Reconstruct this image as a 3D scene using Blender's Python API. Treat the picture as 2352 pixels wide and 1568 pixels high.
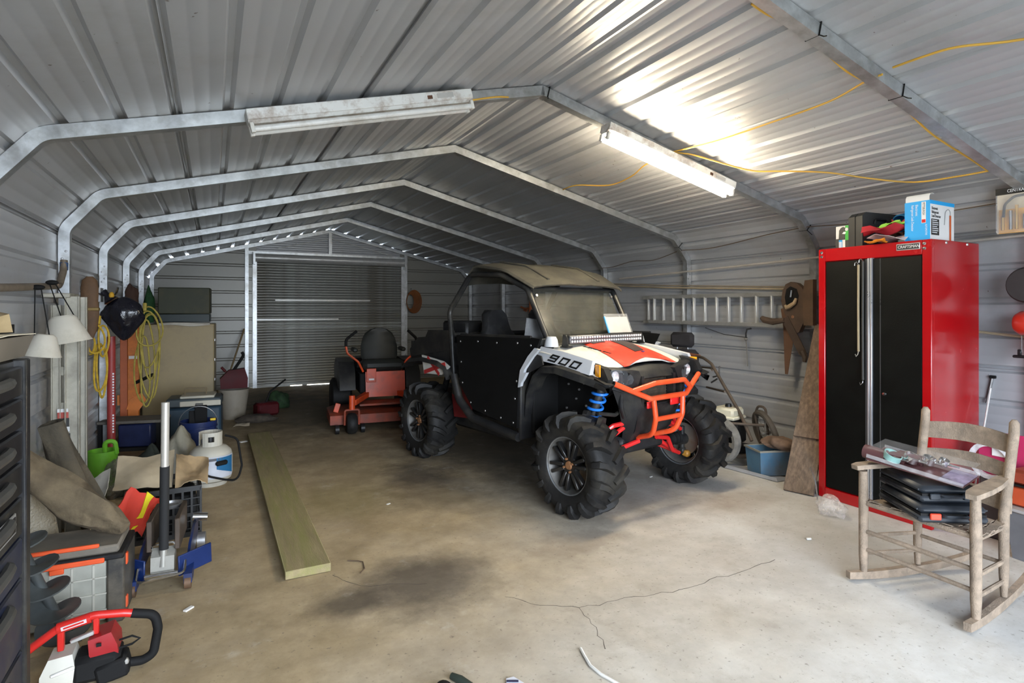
import bpy, bmesh, math, random
from math import sin, cos, pi, radians as R
from mathutils import Vector, Matrix

for o in list(bpy.data.objects):
    bpy.data.objects.remove(o, do_unlink=True)
SC = bpy.context.scene
COL = SC.collection

# ------------------------------------------------------------------ camera
cam = bpy.data.cameras.new('camera')
cam.sensor_fit = 'HORIZONTAL'; cam.sensor_width = 36.0
cam.lens = 36.0 * 1321.0 / 2352.0
cam.shift_y = -75.0 / 2352.0
cam.clip_start = 0.02; cam.clip_end = 200
camo = bpy.data.objects.new('camera', cam); COL.objects.link(camo)
camo.location = (0, 0, 1.36)
camo.rotation_euler = (pi / 2, 0, -0.4787)
SC.camera = camo

# ------------------------------------------------------------------ world
W = bpy.data.worlds.new('overcast_sky'); SC.world = W; W.use_nodes = True
wn = W.node_tree.nodes; wl = W.node_tree.links; wn.clear()
wout = wn.new('ShaderNodeOutputWorld'); wbg = wn.new('ShaderNodeBackground')
wbg.inputs['Color'].default_value = (0.78, 0.87, 1.0, 1); wbg.inputs['Strength'].default_value = SKY = 6.4
wl.new(wbg.outputs[0], wout.inputs[0])

# daylight portals (sampling guides only, no light of their own) in the open front of the shed
def portal(name, loc, rot, sx, sy):
    l = bpy.data.lights.new(name, 'AREA'); l.shape = 'RECTANGLE'; l.size = sx; l.size_y = sy
    l.cycles.is_portal = True
    o = bpy.data.objects.new(name, l); o.location = loc; o.rotation_euler = rot; COL.objects.link(o)
portal('daylight_portal', (1.25, -1.42, 1.15), (R(90), 0, 0), 3.4, 2.3)

SC.view_settings.view_transform = 'Standard'; SC.view_settings.look = 'None'
SC.view_settings.gamma = 1.0; SC.view_settings.use_curve_mapping = False
SC.view_settings.exposure = 1.7
LAMP = 42.0

# ------------------------------------------------------------------ helpers
rnd = random.Random(7)

def fillet(pts, r, n=6):
    pts = [Vector(p) for p in pts]; out = [pts[0]]
    for i in range(1, len(pts) - 1):
        a, b, c = pts[i - 1], pts[i], pts[i + 1]
        u = (a - b); v = (c - b); lu, lv = u.length, v.length
        u.normalize(); v.normalize()
        ang = u.angle(v)
        if ang > pi - 0.02: out.append(b); continue
        t = min(r / math.tan(ang / 2), lu * .49, lv * .49); rr = t * math.tan(ang / 2)
        ctr = b + (u + v).normalized() * (rr / sin(ang / 2))
        p0 = b + u * t; p1 = b + v * t
        e0 = p0 - ctr; e1 = p1 - ctr; tot = e0.angle(e1)
        for k in range(n + 1):
            w = k / n
            if tot < 1e-5: out.append(p0.lerp(p1, w)); continue
            out.append(ctr + (e0 * sin((1 - w) * tot) + e1 * sin(w * tot)) / sin(tot))
    out.append(pts[-1]); return out

class B:
    def __init__(s): s.v = []; s.f = []
    def add(s, vs, fs):
        o = len(s.v); s.v += [Vector(v) for v in vs]; s.f += [[i + o for i in f] for f in fs]; return s
    def merge(s, b): return s.add(b.v, b.f)
    def xf(s, m):
        s.v = [m @ v for v in s.v]; return s
    def obox(s, c, size, rot=None, ch=0.0):
        X, Y, Z = [q / 2 for q in size]
        if ch <= 0:
            vs = [(x * X, y * Y, z * Z) for x in (-1, 1) for y in (-1, 1) for z in (-1, 1)]
            fs = [(0, 1, 3, 2), (4, 6, 7, 5), (0, 4, 5, 1), (2, 3, 7, 6), (0, 2, 6, 4), (1, 5, 7, 3)]
        else:
            ch = min(ch, X * .98, Y * .98, Z * .98); vs = []; idx = {}
            for x in (-1, 1):
                for y in (-1, 1):
                    for z in (-1, 1):
                        idx[x, y, z] = len(vs)
                        vs += [(x * X, y * (Y - ch), z * (Z - ch)), (x * (X - ch), y * Y, z * (Z - ch)), (x * (X - ch), y * (Y - ch), z * Z)]
            fs = []
            for x in (-1, 1): fs.append([idx[x, y, z] for y, z in ((-1, -1), (1, -1), (1, 1), (-1, 1))])
            for y in (-1, 1): fs.append([idx[x, y, z] + 1 for x, z in ((-1, -1), (1, -1), (1, 1), (-1, 1))])
            for z in (-1, 1): fs.append([idx[x, y, z] + 2 for x, y in ((-1, -1), (1, -1), (1, 1), (-1, 1))])
            for a in (-1, 1):
                for b in (-1, 1):
                    fs.append([idx[-1, a, b] + 1, idx[1, a, b] + 1, idx[1, a, b] + 2, idx[-1, a, b] + 2])
                    fs.append([idx[a, -1, b], idx[a, 1, b], idx[a, 1, b] + 2, idx[a, -1, b] + 2])
                    fs.append([idx[a, b, -1], idx[a, b, 1], idx[a, b, 1] + 1, idx[a, b, -1] + 1])
            for k in idx.values(): fs.append([k, k + 1, k + 2])
        M_ = Matrix.Translation(Vector(c))
        if rot is not None: M_ = M_ @ (rot if isinstance(rot, Matrix) else Matrix.Rotation(rot, 4, 'Z'))
        return s.add([M_ @ Vector(v) for v in vs], fs)
    def box(s, x0, x1, y0, y1, z0, z1, ch=0.0):
        return s.obox(((x0 + x1) / 2, (y0 + y1) / 2, (z0 + z1) / 2), (abs(x1 - x0), abs(y1 - y0), abs(z1 - z0)), None, ch)
    def beam(s, p0, p1, w, h, up=(0, 0, 1), ch=0.0):
        p0, p1 = Vector(p0), Vector(p1); d = p1 - p0; L = d.length; y = d / L
        up = Vector(up); x = y.cross(up)
        if x.length < 1e-4: x = y.cross(Vector((1, 0, 0)))
        x.normalize(); z = x.cross(y)
        rot = Matrix((x, y, z)).transposed().to_4x4()
        return s.obox((p0 + p1) / 2, (w, L, h), rot, ch)
    def tube(s, pts, r, n=8, closed=False, caps=True):
        pts = [Vector(p) for p in pts]; m = len(pts)
        rs = r if isinstance(r, (list, tuple)) else [r] * m
        T = []
        for i in range(m):
            a = pts[(i - 1) % m] if (closed or i) else pts[0]
            b = pts[(i + 1) % m] if (closed or i < m - 1) else pts[-1]
            d = b - a; T.append(d.normalized() if d.length > 1e-9 else Vector((0, 0, 1)))
        nrm = T[0].orthogonal().normalized(); vs = []
        for i in range(m):
            nrm = nrm - T[i] * nrm.dot(T[i])
            nrm = nrm.normalized() if nrm.length > 1e-6 else T[i].orthogonal().normalized()
            bn = T[i].cross(nrm)
            for k in range(n):
                a = 2 * pi * k / n; vs.append(pts[i] + (nrm * cos(a) + bn * sin(a)) * rs[i])
        fs = []
        for i in range(m if closed else m - 1):
            j = (i + 1) % m
            for k in range(n):
                k2 = (k + 1) % n; fs.append([i * n + k, i * n + k2, j * n + k2, j * n + k])
        if caps and not closed: fs += [list(range(n))[::-1], [(m - 1) * n + k for k in range(n)]]
        return s.add(vs, fs)
    def cyl(s, p0, p1, r0, r1=None, n=16, caps=True):
        return s.tube([p0, p1], [r0, r0 if r1 is None else r1], n, False, caps)
    def sweep(s, pts, sec, up=(0, 1, 0), caps=True, closed=False):
        pts = [Vector(p) for p in pts]; m = len(pts); n = len(sec); up = Vector(up); vs = []
        for i in range(m):
            a = pts[max(i - 1, 0)] if not closed else pts[i - 1]; b = pts[min(i + 1, m - 1)] if not closed else pts[(i + 1) % m]
            t = (b - a).normalized(); x = t.cross(up)
            if x.length < 1e-5: x = t.orthogonal()
            x.normalize(); u = x.cross(t)
            vs += [pts[i] + x * q[0] + u * q[1] for q in sec]
        fs = [[i * n + k, i * n + (k + 1) % n, ((i + 1) % m) * n + (k + 1) % n, ((i + 1) % m) * n + k] for i in range(m if closed else m - 1) for k in range(n)]
        if caps and not closed: fs += [list(range(n))[::-1], [(m - 1) * n + k for k in range(n)]]
        return s.add(vs, fs)
    def lathe(s, prof, n=24, m=None, closed=False):
        m = m or Matrix(); vs = []; k = len(prof)
        for i in range(n):
            a = 2 * pi * i / n
            vs += [m @ Vector((r * cos(a), r * sin(a), z)) for r, z in prof]
        fs = []
        for i in range(n):
            j = (i + 1) % n
            for q in range(k if closed else k - 1):
                q2 = (q + 1) % k; fs.append([i * k + q, j * k + q, j * k + q2, i * k + q2])
        if not closed:
            if prof[0][0] > 1e-6: fs.append([i * k for i in range(n)][::-1])
            if prof[-1][0] > 1e-6: fs.append([i * k + k - 1 for i in range(n)])
        return s.add(vs, fs)
    def prism(s, poly, ax, a, b):
        n = len(poly)
        def p(q, t): return (t, q[0], q[1]) if ax == 'x' else (q[0], t, q[1]) if ax == 'y' else (q[0], q[1], t)
        vs = [p(q, a) for q in poly] + [p(q, b) for q in poly]
        fs = [list(range(n))[::-1], list(range(n, 2 * n))] + [[i, (i + 1) % n, n + (i + 1) % n, n + i] for i in range(n)]
        return s.add(vs, fs)
    def ball(s, c, r, n=14, m=8, rot=None):
        if not isinstance(r, (tuple, list)): r = (r, r, r)
        c = Vector(c); vs = [(0, 0, -1)]
        for j in range(1, m):
            t = -pi / 2 + pi * j / m
            vs += [(cos(t) * cos(2 * pi * i / n), cos(t) * sin(2 * pi * i / n), sin(t)) for i in range(n)]
        vs.append((0, 0, 1)); top = len(vs) - 1; fs = []
        for i in range(n):
            i2 = (i + 1) % n
            fs.append([0, 1 + i2, 1 + i]); fs.append([top, top - n + i, top - n + i2])
            for j in range(m - 2): fs.append([1 + j * n + i, 1 + j * n + i2, 1 + (j + 1) * n + i2, 1 + (j + 1) * n + i])
        q = rot or Matrix()
        return s.add([c + q @ Vector((v[0] * r[0], v[1] * r[1], v[2] * r[2])) for v in vs], fs)
    def loft(s, secs, caps=True, closed=True):
        n = len(secs[0]); vs = [p for sec in secs for p in sec]; fs = []
        for i in range(len(secs) - 1):
            for k in range(n if closed else n - 1):
                fs.append([i * n + k, i * n + (k + 1) % n, (i + 1) * n + (k + 1) % n, (i + 1) * n + k])
        if caps and closed: fs += [list(range(n))[::-1], [(len(secs) - 1) * n + k for k in range(n)]]
        return s.add(vs, fs)
    def sheet(s, grid, th=0.004):
        nr, nc = len(grid), len(grid[0]); g = [[Vector(p) for p in row] for row in grid]
        def nor(i, j):
            a = g[min(i + 1, nr - 1)][j] - g[max(i - 1, 0)][j]; b = g[i][min(j + 1, nc - 1)] - g[i][max(j - 1, 0)]
            c = a.cross(b); return c.normalized() if c.length > 1e-12 else Vector((0, 0, 1))
        top = [g[i][j] for i in range(nr) for j in range(nc)]
        bot = [g[i][j] - nor(i, j) * th for i in range(nr) for j in range(nc)]
        N = nr * nc; fs = []
        for i in range(nr - 1):
            for j in range(nc - 1):
                q = [i * nc + j, (i + 1) * nc + j, (i + 1) * nc + j + 1, i * nc + j + 1]
                fs += [q, [N + k for k in q[::-1]]]
        edge = [(0, j) for j in range(nc)] + [(i, nc - 1) for i in range(1, nr)] + [(nr - 1, j) for j in range(nc - 2, -1, -1)] + [(i, 0) for i in range(nr - 2, 0, -1)]
        ids = [i * nc + j for i, j in edge]
        for a in range(len(ids)):
            b = (a + 1) % len(ids); fs.append([ids[a], ids[b], N + ids[b], N + ids[a]])
        return s.add(top + bot, fs)
    def mesh(s, name, smooth=40):
        me = bpy.data.meshes.new(name); me.from_pydata([tuple(v) for v in s.v], [], s.f)
        bm = bmesh.new(); bm.from_mesh(me); bmesh.ops.recalc_face_normals(bm, faces=bm.faces); bm.to_mesh(me); bm.free()
        if smooth:
            me.shade_smooth(); me.set_sharp_from_angle(angle=R(smooth))
        return me
    def build(s, name, m, parent=None, smooth=40, world=False):
        if world and parent is not None:
            mi = wm(parent).inverted(); s.v = [mi @ v for v in s.v]
        me = s.mesh(name, smooth); me.materials.append(m)
        o = bpy.data.objects.new(name, me); COL.objects.link(o)
        if parent is not None: o.parent = parent
        return o

def wm(o):
    m = o.matrix_basis.copy()
    if o.parent: m = wm(o.parent) @ m
    return m
def tag(o, label=None, cat=None, group=None, kind=None):
    if label: o['label'] = label
    if cat: o['category'] = cat
    if group: o['group'] = group
    if kind: o['kind'] = kind
    return o
def thing(name, label, cat, loc=(0, 0, 0), rz=0.0, group=None):
    o = bpy.data.objects.new(name, None); o.empty_display_size = .05; COL.objects.link(o)
    o.location = loc; o.rotation_euler = (0, 0, rz)
    return tag(o, label, cat, group)
def solo(name, label, cat, b, m, smooth=40, group=None, kind=None):
    lo = [min(v[i] for v in b.v) for i in range(3)]; hi = [max(v[i] for v in b.v) for i in range(3)]
    c = Vector(((lo[0] + hi[0]) / 2, (lo[1] + hi[1]) / 2, lo[2]))
    b.v = [v - c for v in b.v]; o = b.build(name, m, None, smooth); o.location = c
    return tag(o, label, cat, group, kind)
def structure(name, label=None, loc=(0, 0, 0)):
    o = bpy.data.objects.new(name, None); o.empty_display_size = .05; COL.objects.link(o); o.location = loc
    o['kind'] = 'structure'
    if label: o['label'] = label
    return o
def inst(me, name, parent, m):
    o = bpy.data.objects.new(name, me); COL.objects.link(o); o.parent = parent; o.matrix_basis = m; return o
def copy_tree(o, parent=None):
    c = o.copy(); COL.objects.link(c); c.parent = parent
    for ch in list(o.children): copy_tree(ch, c)
    return c
def frame(o, x, y, z=None):
    """matrix with origin o and axes x, y"""
    x = Vector(x).normalized(); y = Vector(y); y = (y - x * y.dot(x)).normalized(); z = x.cross(y)
    m = Matrix((x, y, z)).transposed().to_4x4(); m.translation = Vector(o); return m
def text(body, name, m, parent, mat, size, shear=0.0, depth=0.0006, xs=1.0, align='LEFT'):
    c = bpy.data.curves.new(name, 'FONT'); c.body = body; c.size = size; c.shear = shear; c.extrude = depth; c.align_x = align
    c.resolution_u = 3
    t = bpy.data.objects.new('tmp', c); COL.objects.link(t)
    dg = bpy.context.evaluated_depsgraph_get(); me = bpy.data.meshes.new_from_object(t.evaluated_get(dg))
    bpy.data.objects.remove(t, do_unlink=True); bpy.data.curves.remove(c)
    me.transform(Matrix.Diagonal((xs, 1, 1, 1))); me.materials.clear(); me.materials.append(mat)
    o = bpy.data.objects.new(name, me); COL.objects.link(o); o.parent = parent; o.matrix_basis = m; return o

# ------------------------------------------------------------------ materials
MATS = {}
def mat(name, col, rough=.5, metal=0.0, var=.12, scale=6.0, bump=0.0, bscale=40.0, dirt=None, dscale=3.0, damt=.5, spec=.5, stretch=None, coat=0.0, rvar=.1):
    if name in MATS: return MATS[name]
    m = bpy.data.materials.new(name); m.use_nodes = True; nt = m.node_tree; N = nt.nodes; L = nt.links
    b = N['Principled BSDF']
    tc = N.new('ShaderNodeTexCoord'); mp = N.new('ShaderNodeMapping'); L.new(tc.outputs['Object'], mp.inputs[0])
    if stretch: mp.inputs['Scale'].default_value = stretch
    n1 = N.new('ShaderNodeTexNoise'); n1.inputs['Scale'].default_value = scale; n1.inputs['Detail'].default_value = 5; n1.inputs['Roughness'].default_value = .6
    L.new(mp.outputs[0], n1.inputs['Vector'])
    mx = N.new('ShaderNodeMix'); mx.data_type = 'RGBA'
    lo = [max(0, c * (1 - var)) for c in col]; hi = [min(1, c * (1 + var)) for c in col]
    mx.inputs[6].default_value = (*lo, 1); mx.inputs[7].default_value = (*hi, 1)
    rm = N.new('ShaderNodeMapRange'); rm.inputs[1].default_value = .3; rm.inputs[2].default_value = .7
    L.new(n1.outputs[0], rm.inputs[0]); L.new(rm.outputs[0], mx.inputs[0])
    out = mx.outputs[2]
    if dirt:
        n2 = N.new('ShaderNodeTexNoise'); n2.inputs['Scale'].default_value = dscale; n2.inputs['Detail'].default_value = 8; n2.inputs['Roughness'].default_value = .7
        L.new(mp.outputs[0], n2.inputs['Vector'])
        r2 = N.new('ShaderNodeMapRange'); r2.inputs[1].default_value = .62 - damt * .35; r2.inputs[2].default_value = .8 - damt * .2
        L.new(n2.outputs[0], r2.inputs[0])
        m2 = N.new('ShaderNodeMix'); m2.data_type = 'RGBA'; L.new(r2.outputs[0], m2.inputs[0]); L.new(out, m2.inputs[6]); m2.inputs[7].default_value = (*dirt, 1)
        out = m2.outputs[2]
    L.new(out, b.inputs['Base Color'])
    rr = N.new('ShaderNodeMapRange'); rr.inputs[3].default_value = max(.02, rough - rvar); rr.inputs[4].default_value = min(1, rough + rvar)
    L.new(n1.outputs[0], rr.inputs[0]); L.new(rr.outputs[0], b.inputs['Roughness'])
    b.inputs['Metallic'].default_value = metal
    b.inputs['Specular IOR Level'].default_value = spec
    if coat: b.inputs['Coat Weight'].default_value = coat; b.inputs['Coat Roughness'].default_value = .08
    if bump:
        n3 = N.new('ShaderNodeTexNoise'); n3.inputs['Scale'].default_value = bscale; n3.inputs['Detail'].default_value = 4
        L.new(mp.outputs[0], n3.inputs['Vector'])
        bp = N.new('ShaderNodeBump'); bp.inputs['Strength'].default_value = bump; bp.inputs['Distance'].default_value = .01
        L.new(n3.outputs[0], bp.inputs['Height']); L.new(bp.outputs[0], b.inputs['Normal'])
    MATS[name] = m; return m
def emit(name, col, s):
    m = bpy.data.materials.new(name); m.use_nodes = True; N = m.node_tree.nodes; N.clear()
    o = N.new('ShaderNodeOutputMaterial'); e = N.new('ShaderNodeEmission'); e.inputs[0].default_value = (*col, 1); e.inputs[1].default_value = s
    m.node_tree.links.new(e.outputs[0], o.inputs[0]); return m
def clear(name, col, alpha, rough=.1, var=.3, scale=10):
    """thin dusty see-through plastic: mix of transparent and glossy film"""
    m = bpy.data.materials.new(name); m.use_nodes = True; N = m.node_tree.nodes; L = m.node_tree.links
    b = N['Principled BSDF']; b.inputs['Base Color'].default_value = (*col, 1); b.inputs['Roughness'].default_value = rough
    tc = N.new('ShaderNodeTexCoord'); n = N.new('ShaderNodeTexNoise'); n.inputs['Scale'].default_value = scale; n.inputs['Detail'].default_value = 6
    L.new(tc.outputs['Object'], n.inputs['Vector'])
    r = N.new('ShaderNodeMapRange'); r.inputs[1].default_value = .3; r.inputs[2].default_value = .7
    r.inputs[3].default_value = max(0, alpha * (1 - var)); r.inputs[4].default_value = min(1, alpha * (1 + var))
    L.new(n.outputs[0], r.inputs[0]); L.new(r.outputs[0], b.inputs['Alpha'])
    return m

blk = lambda: mat('black_plastic', (.011, .011, .012), .45, var=.3, dirt=(.035, .033, .028), damt=.4, spec=.35)
GALV = mat('galvanised_tube', (.50, .52, .53), .38, .75, var=.22, scale=14, dirt=(.30, .29, .27), dscale=5, damt=.35)
CHROME = mat('chrome', (.7, .7, .7), .15, 1.0, var=.05)
STEEL = mat('bare_steel', (.42, .42, .42), .4, .9, var=.2, scale=20)
BLACK = blk()
MATTE = mat('matte_black', (.007, .007, .007), .75, var=.3, spec=.25)
RUBBER = mat('tyre_rubber', (.014, .0135, .013), .6, var=.3, scale=9, dirt=(.042, .038, .03), dscale=4, damt=.35, bump=.15, bscale=60, spec=.25)
RED = mat('red_paint', (.62, .012, .012), .35, var=.06, coat=.3)
WHITE = mat('white_plastic', (.72, .71, .67), .45, var=.06, dirt=(.5, .46, .38), dscale=5, damt=.3)
ORANGE = mat('orange_paint', (.72, .12, .02), .4, var=.1, dirt=(.2, .06, .02), dscale=5, damt=.25)
BLUEP = mat('blue_plastic', (.015, .06, .22), .45, var=.2)
ALU = mat('dull_aluminium', (.55, .55, .53), .42, .6, var=.15, scale=12, dirt=(.33, .31, .27), dscale=6, damt=.4)
RUST = mat('rusty_iron', (.14, .065, .035), .85, .2, var=.4, scale=14, dirt=(.06, .035, .025), dscale=9, damt=.5, bump=.4, bscale=50)
CARD = mat('cardboard', (.42, .31, .19), .9, var=.12)
# ------------------------------------------------------------------ shed shell
XL, XR, XC = -.91, 4.686, 1.888
YF, YB = -1.34, 10.87
RIDGE = 2.81
PITCH = .2286

def panel_mat(name, col, k):
    """pale baked-on paint on steel sheet: faint streaks along the sheet, fly specks, grime lines"""
    m = bpy.data.materials.new(name); m.use_nodes = True; nt = m.node_tree; N = nt.nodes; L = nt.links
    b = N['Principled BSDF']; tc = N.new('ShaderNodeTexCoord')
    mp = N.new('ShaderNodeMapping'); mp.inputs['Scale'].default_value = (6, .35, 6); L.new(tc.outputs['Object'], mp.inputs[0])
    n1 = N.new('ShaderNodeTexNoise'); n1.inputs['Scale'].default_value = 1.2; n1.inputs['Detail'].default_value = 6; L.new(mp.outputs[0], n1.inputs[0])
    mx = N.new('ShaderNodeMix'); mx.data_type = 'RGBA'
    mx.inputs[6].default_value = (*[c * .98 for c in col], 1); mx.inputs[7].default_value = (*[c * 1.02 for c in col], 1)
    L.new(n1.outputs[0], mx.inputs[0])
    n2 = N.new('ShaderNodeTexNoise'); n2.inputs['Scale'].default_value = 26; n2.inputs['Detail'].default_value = 3; L.new(tc.outputs['Object'], n2.inputs[0])
    r2 = N.new('ShaderNodeMapRange'); r2.inputs[1].default_value = .735; r2.inputs[2].default_value = .77; L.new(n2.outputs[0], r2.inputs[0])
    n3 = N.new('ShaderNodeTexNoise'); n3.inputs['Scale'].default_value = 1.3; n3.inputs['Detail'].default_value = 7; n3.inputs['Roughness'].default_value = .7; L.new(tc.outputs['Object'], n3.inputs[0])
    r3 = N.new('ShaderNodeMapRange'); r3.inputs[1].default_value = .52; r3.inputs[2].default_value = .8; r3.inputs[4].default_value = k; L.new(n3.outputs[0], r3.inputs[0])
    m1 = N.new('ShaderNodeMix'); m1.data_type = 'RGBA'; L.new(r3.outputs[0], m1.inputs[0]); L.new(mx.outputs[2], m1.inputs[6]); m1.inputs[7].default_value = (.24, .22, .18, 1)
    m2 = N.new('ShaderNodeMix'); m2.data_type = 'RGBA'; L.new(r2.outputs[0], m2.inputs[0]); L.new(m1.outputs[2], m2.inputs[6]); m2.inputs[7].default_value = (.13, .10, .08, 1)
    L.new(m2.outputs[2], b.inputs['Base Color'])
    rr = N.new('ShaderNodeMapRange'); rr.inputs[3].default_value = .36; rr.inputs[4].default_value = .38; L.new(n1.outputs[0], rr.inputs[0]); L.new(rr.outputs[0], b.inputs['Roughness'])
    b.inputs['Metallic'].default_value = .15; b.inputs['Specular IOR Level'].default_value = .5
    return m
PAN = panel_mat('ribbed_sheet_paint', (.43, .44, .458), .45)

# profile of the shell, arc length from the left foot over the ridge; normal points outwards
left = fillet([(XL, 0, 0), (XL, 0, 1.90), (-.70, 0, 2.163), (XC, 0, RIDGE)], .20, 10)
right = [Vector((2 * XC - p.x, 0, p.z)) for p in left]
def arclen(path):
    s = [0.0]
    for a, b in zip(path, path[1:]): s.append(s[-1] + (b - a).length)
    return s
SL = arclen(left); LTOT = SL[-1]
def at_s(s):
    s = max(0, min(LTOT, s))
    for i in range(len(SL) - 1):
        if s <= SL[i + 1] + 1e-9:
            t = (s - SL[i]) / max(1e-9, SL[i + 1] - SL[i]); p = left[i].lerp(left[i + 1], t)
            a = left[max(i - 1, 0)] if t < .5 else left[i]; b = left[i + 1] if t < .5 else left[min(i + 2, len(left) - 1)]
            d = (b - a).normalized(); return p, Vector((-d.z, 0, d.x))
ribs = [.271 + PITCH * k for k in range(0, 30) if .271 + PITCH * k < LTOT - .01]
def depth_keys(s0, s1):
    ks = {s0: 0, s1: 0}
    for r in ribs:
        for ds, d in ((-.027, 0), (-.012, .020), (.012, .020), (.027, 0)):
            if s0 - 1e-6 <= r + ds <= s1 + 1e-6: ks[round(r + ds, 5)] = d
        for c in (PITCH * .36, PITCH * .64):
            for ds, d in ((-.010, 0), (-.004, .0016), (.004, .0016), (.010, 0)):
                q = r + c + ds
                if s0 < q < s1: ks[round(q, 5)] = d
    ks2 = dict(ks)
    for s in SL:                                              # extra rows round the bends
        if s0 < s < s1 and not any(abs(s - q) < .01 for q in ks):
            lo = max(q for q in ks if q <= s); hi = min(q for q in ks if q >= s)
            ks2[s] = ks[lo] + (ks[hi] - ks[lo]) * (s - lo) / max(1e-9, hi - lo)
    return sorted(ks2.items())
def panel(name, parent, s0, s1, y0, y1, mirror, off):
    rows = []
    for s, d in depth_keys(s0, s1):
        p, n = at_s(s); q = p + n * (d + off)
        if mirror: q.x = 2 * XC - q.x
        rows.append(q)
    th = .0008
    b = B(); b.sheet([[Vector((q.x, y, q.z)) for y in (y0, y1)] for q in rows], th if not mirror else -th)
    return b.build(name, PAN, parent, smooth=25)
ceiling = structure('ceiling', 'pale ribbed steel roof sheets sloping up to a ridge')
wall_left = structure('wall_left', 'pale ribbed steel sheets behind the left hand clutter')
wall_right = structure('wall_right', 'pale ribbed steel sheets behind the wall hung ladder')
YLAP = 4.58
edges = [0.0] + [ribs[i] for i in range(3, len(ribs), 4)] + [LTOT]
if edges[-1] - edges[-2] < .3: edges.pop(-2)
for mir, wall in ((False, wall_left), (True, wall_right)):
    for i, (a, b_) in enumerate(zip(edges, edges[1:])):
        par = wall if b_ < 1.95 else ceiling
        panel('panel', par, a, min(b_ + (.04 if b_ < LTOT else 0), LTOT), YF, YLAP + .02, mir, .0 + (i % 2) * .0012)
        panel('panel', par, a, min(b_ + (.04 if b_ < LTOT else 0), LTOT), YLAP - .03, YB + .06, mir, .0032 + (i % 2) * .0012)
# ridge cap outside closes the joint
B().prism([(XC - .18, RIDGE - .045 + .036), (XC, RIDGE + .036), (XC + .18, RIDGE - .045 + .036), (XC + .18, RIDGE - .045 + .040), (XC, RIDGE + .040), (XC - .18, RIDGE - .045 + .040)], 'y', YF, YB + .06).build('ridge_cap', PAN, ceiling)

# ---- tube frames (bows)
T2 = .031
sec = [(-T2, -T2), (T2, -T2), (T2, T2), (-T2, T2)]
FR_Y = [3.234 + 1.524 * k for k in range(-3, 6)]
def inset(pts, d):
    o = []
    for i, p in enumerate(pts):
        a = pts[max(i - 1, 0)]; b = pts[min(i + 1, len(pts) - 1)]; t = (b - a).normalized()
        o.append(p - Vector((-t.z, 0, t.x)) * d)
    return o
lf = inset(fillet([(XL, 0, 1.655), (XL, 0, 1.90), (-.70, 0, 2.163), (XC, 0, RIDGE - .004)], .16, 8), T2 + .003)
rf = [Vector((2 * XC - p.x, 0, p.z)) for p in lf]
bmL = B().sweep(lf, sec).mesh('rafter_tube'); bmL.materials.append(GALV)
bmR = B().sweep(rf, sec).mesh('rafter_tube'); bmR.materials.append(GALV)
pb = B().box(-T2 + .002, T2 - .002, -T2 + .002, T2 - .002, 0, 1.68).box(-.06, .06, -.06, .06, 0, .006)
post_me = pb.mesh('post'); post_me.materials.append(GALV)
scr = B().lathe([(.0, .005), (.006, .004), (.008, 0)], 8).mesh('screw'); scr.materials.append(STEEL)
for k, y in enumerate(FR_Y):
    t = structure('trim_%d' % (k + 1), None, (XC, y, 0))
    if y > YB - .1: y = YB - .045; t.location.y = y
    sh = Matrix.Translation((-XC, 0, 0))
    inst(bmL, 'rafter_tube', t, sh); inst(bmR, 'rafter_tube', t, sh)
    for sgn in (-1, 1):
        px = sgn * (XC - XL - T2 - .003)
        inst(post_me, 'post', t, Matrix.Translation((px, 0, 0)))
        for q, z in enumerate((1.60, 1.63, 1.69, 1.74)):
            inst(scr, 'screw', t, Matrix.Translation((px + (.010 if q % 2 else -.010), -T2, z)) @ Matrix.Rotation(R(90), 4, 'X'))

# ---- back wall: horizontal ribbed sheets, door posts, gable
wall_back = structure('wall_back', 'grey ribbed steel gable wall at the far end', (0, YB, 0))
PANB = panel_mat('end_wall_sheet_shaded', (.23, .224, .198), .6)  # darker, warmer copy of the sheet paint; far-end shade put into its colour
def roof_z(x, inner=.0): 
    best = None
    for a, b in zip(left[:-1], left[1:]):
        xx = x if x <= XC else 2 * XC - x
        if min(a.x, b.x) - 1e-6 <= xx <= max(a.x, b.x) + 1e-6 and abs(b.x - a.x) > 1e-6:
            best = a.z + (b.z - a.z) * (xx - a.x) / (b.x - a.x)
    return (best if best is not None else 1.9) - inner
def wall_sheet(x0, x1, z0, z1, ribs_z, dep=.02, clip=False, name='panel'):
    ks = {z0: 0, z1: 0}
    for r in ribs_z:
        for dz, d in ((-.027, 0), (-.012, dep), (.012, dep), (.027, 0)):
            if z0 < r + dz < z1: ks[r + dz] = d
    rows = []; n = 28 if clip else 1
    for z, d in sorted(ks.items()):
        row = []
        for i in range(n + 1):
            x = x0 + (x1 - x0) * i / n; zz = z
            if clip: zz = min(z, roof_z(x, -.003) - .0004 * (z1 - z))
            row.append(Vector((x, d, zz)))
        rows.append(row)
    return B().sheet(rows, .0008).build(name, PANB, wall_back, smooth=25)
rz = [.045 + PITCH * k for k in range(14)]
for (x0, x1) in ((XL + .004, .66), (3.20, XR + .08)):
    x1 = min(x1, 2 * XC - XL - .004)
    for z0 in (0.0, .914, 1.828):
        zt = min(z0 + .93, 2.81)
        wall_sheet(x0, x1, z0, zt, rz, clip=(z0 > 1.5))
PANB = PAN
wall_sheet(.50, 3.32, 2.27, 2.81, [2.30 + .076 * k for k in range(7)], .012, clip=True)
for x0, x1 in ((XL - .05, XL + .006), (2 * XC - XL - .006, 2 * XC - XL + .05)):
    B().box(x0, x1, .0, .10, 0, 1.86).build('corner_trim', PAN, wall_back)
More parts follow.
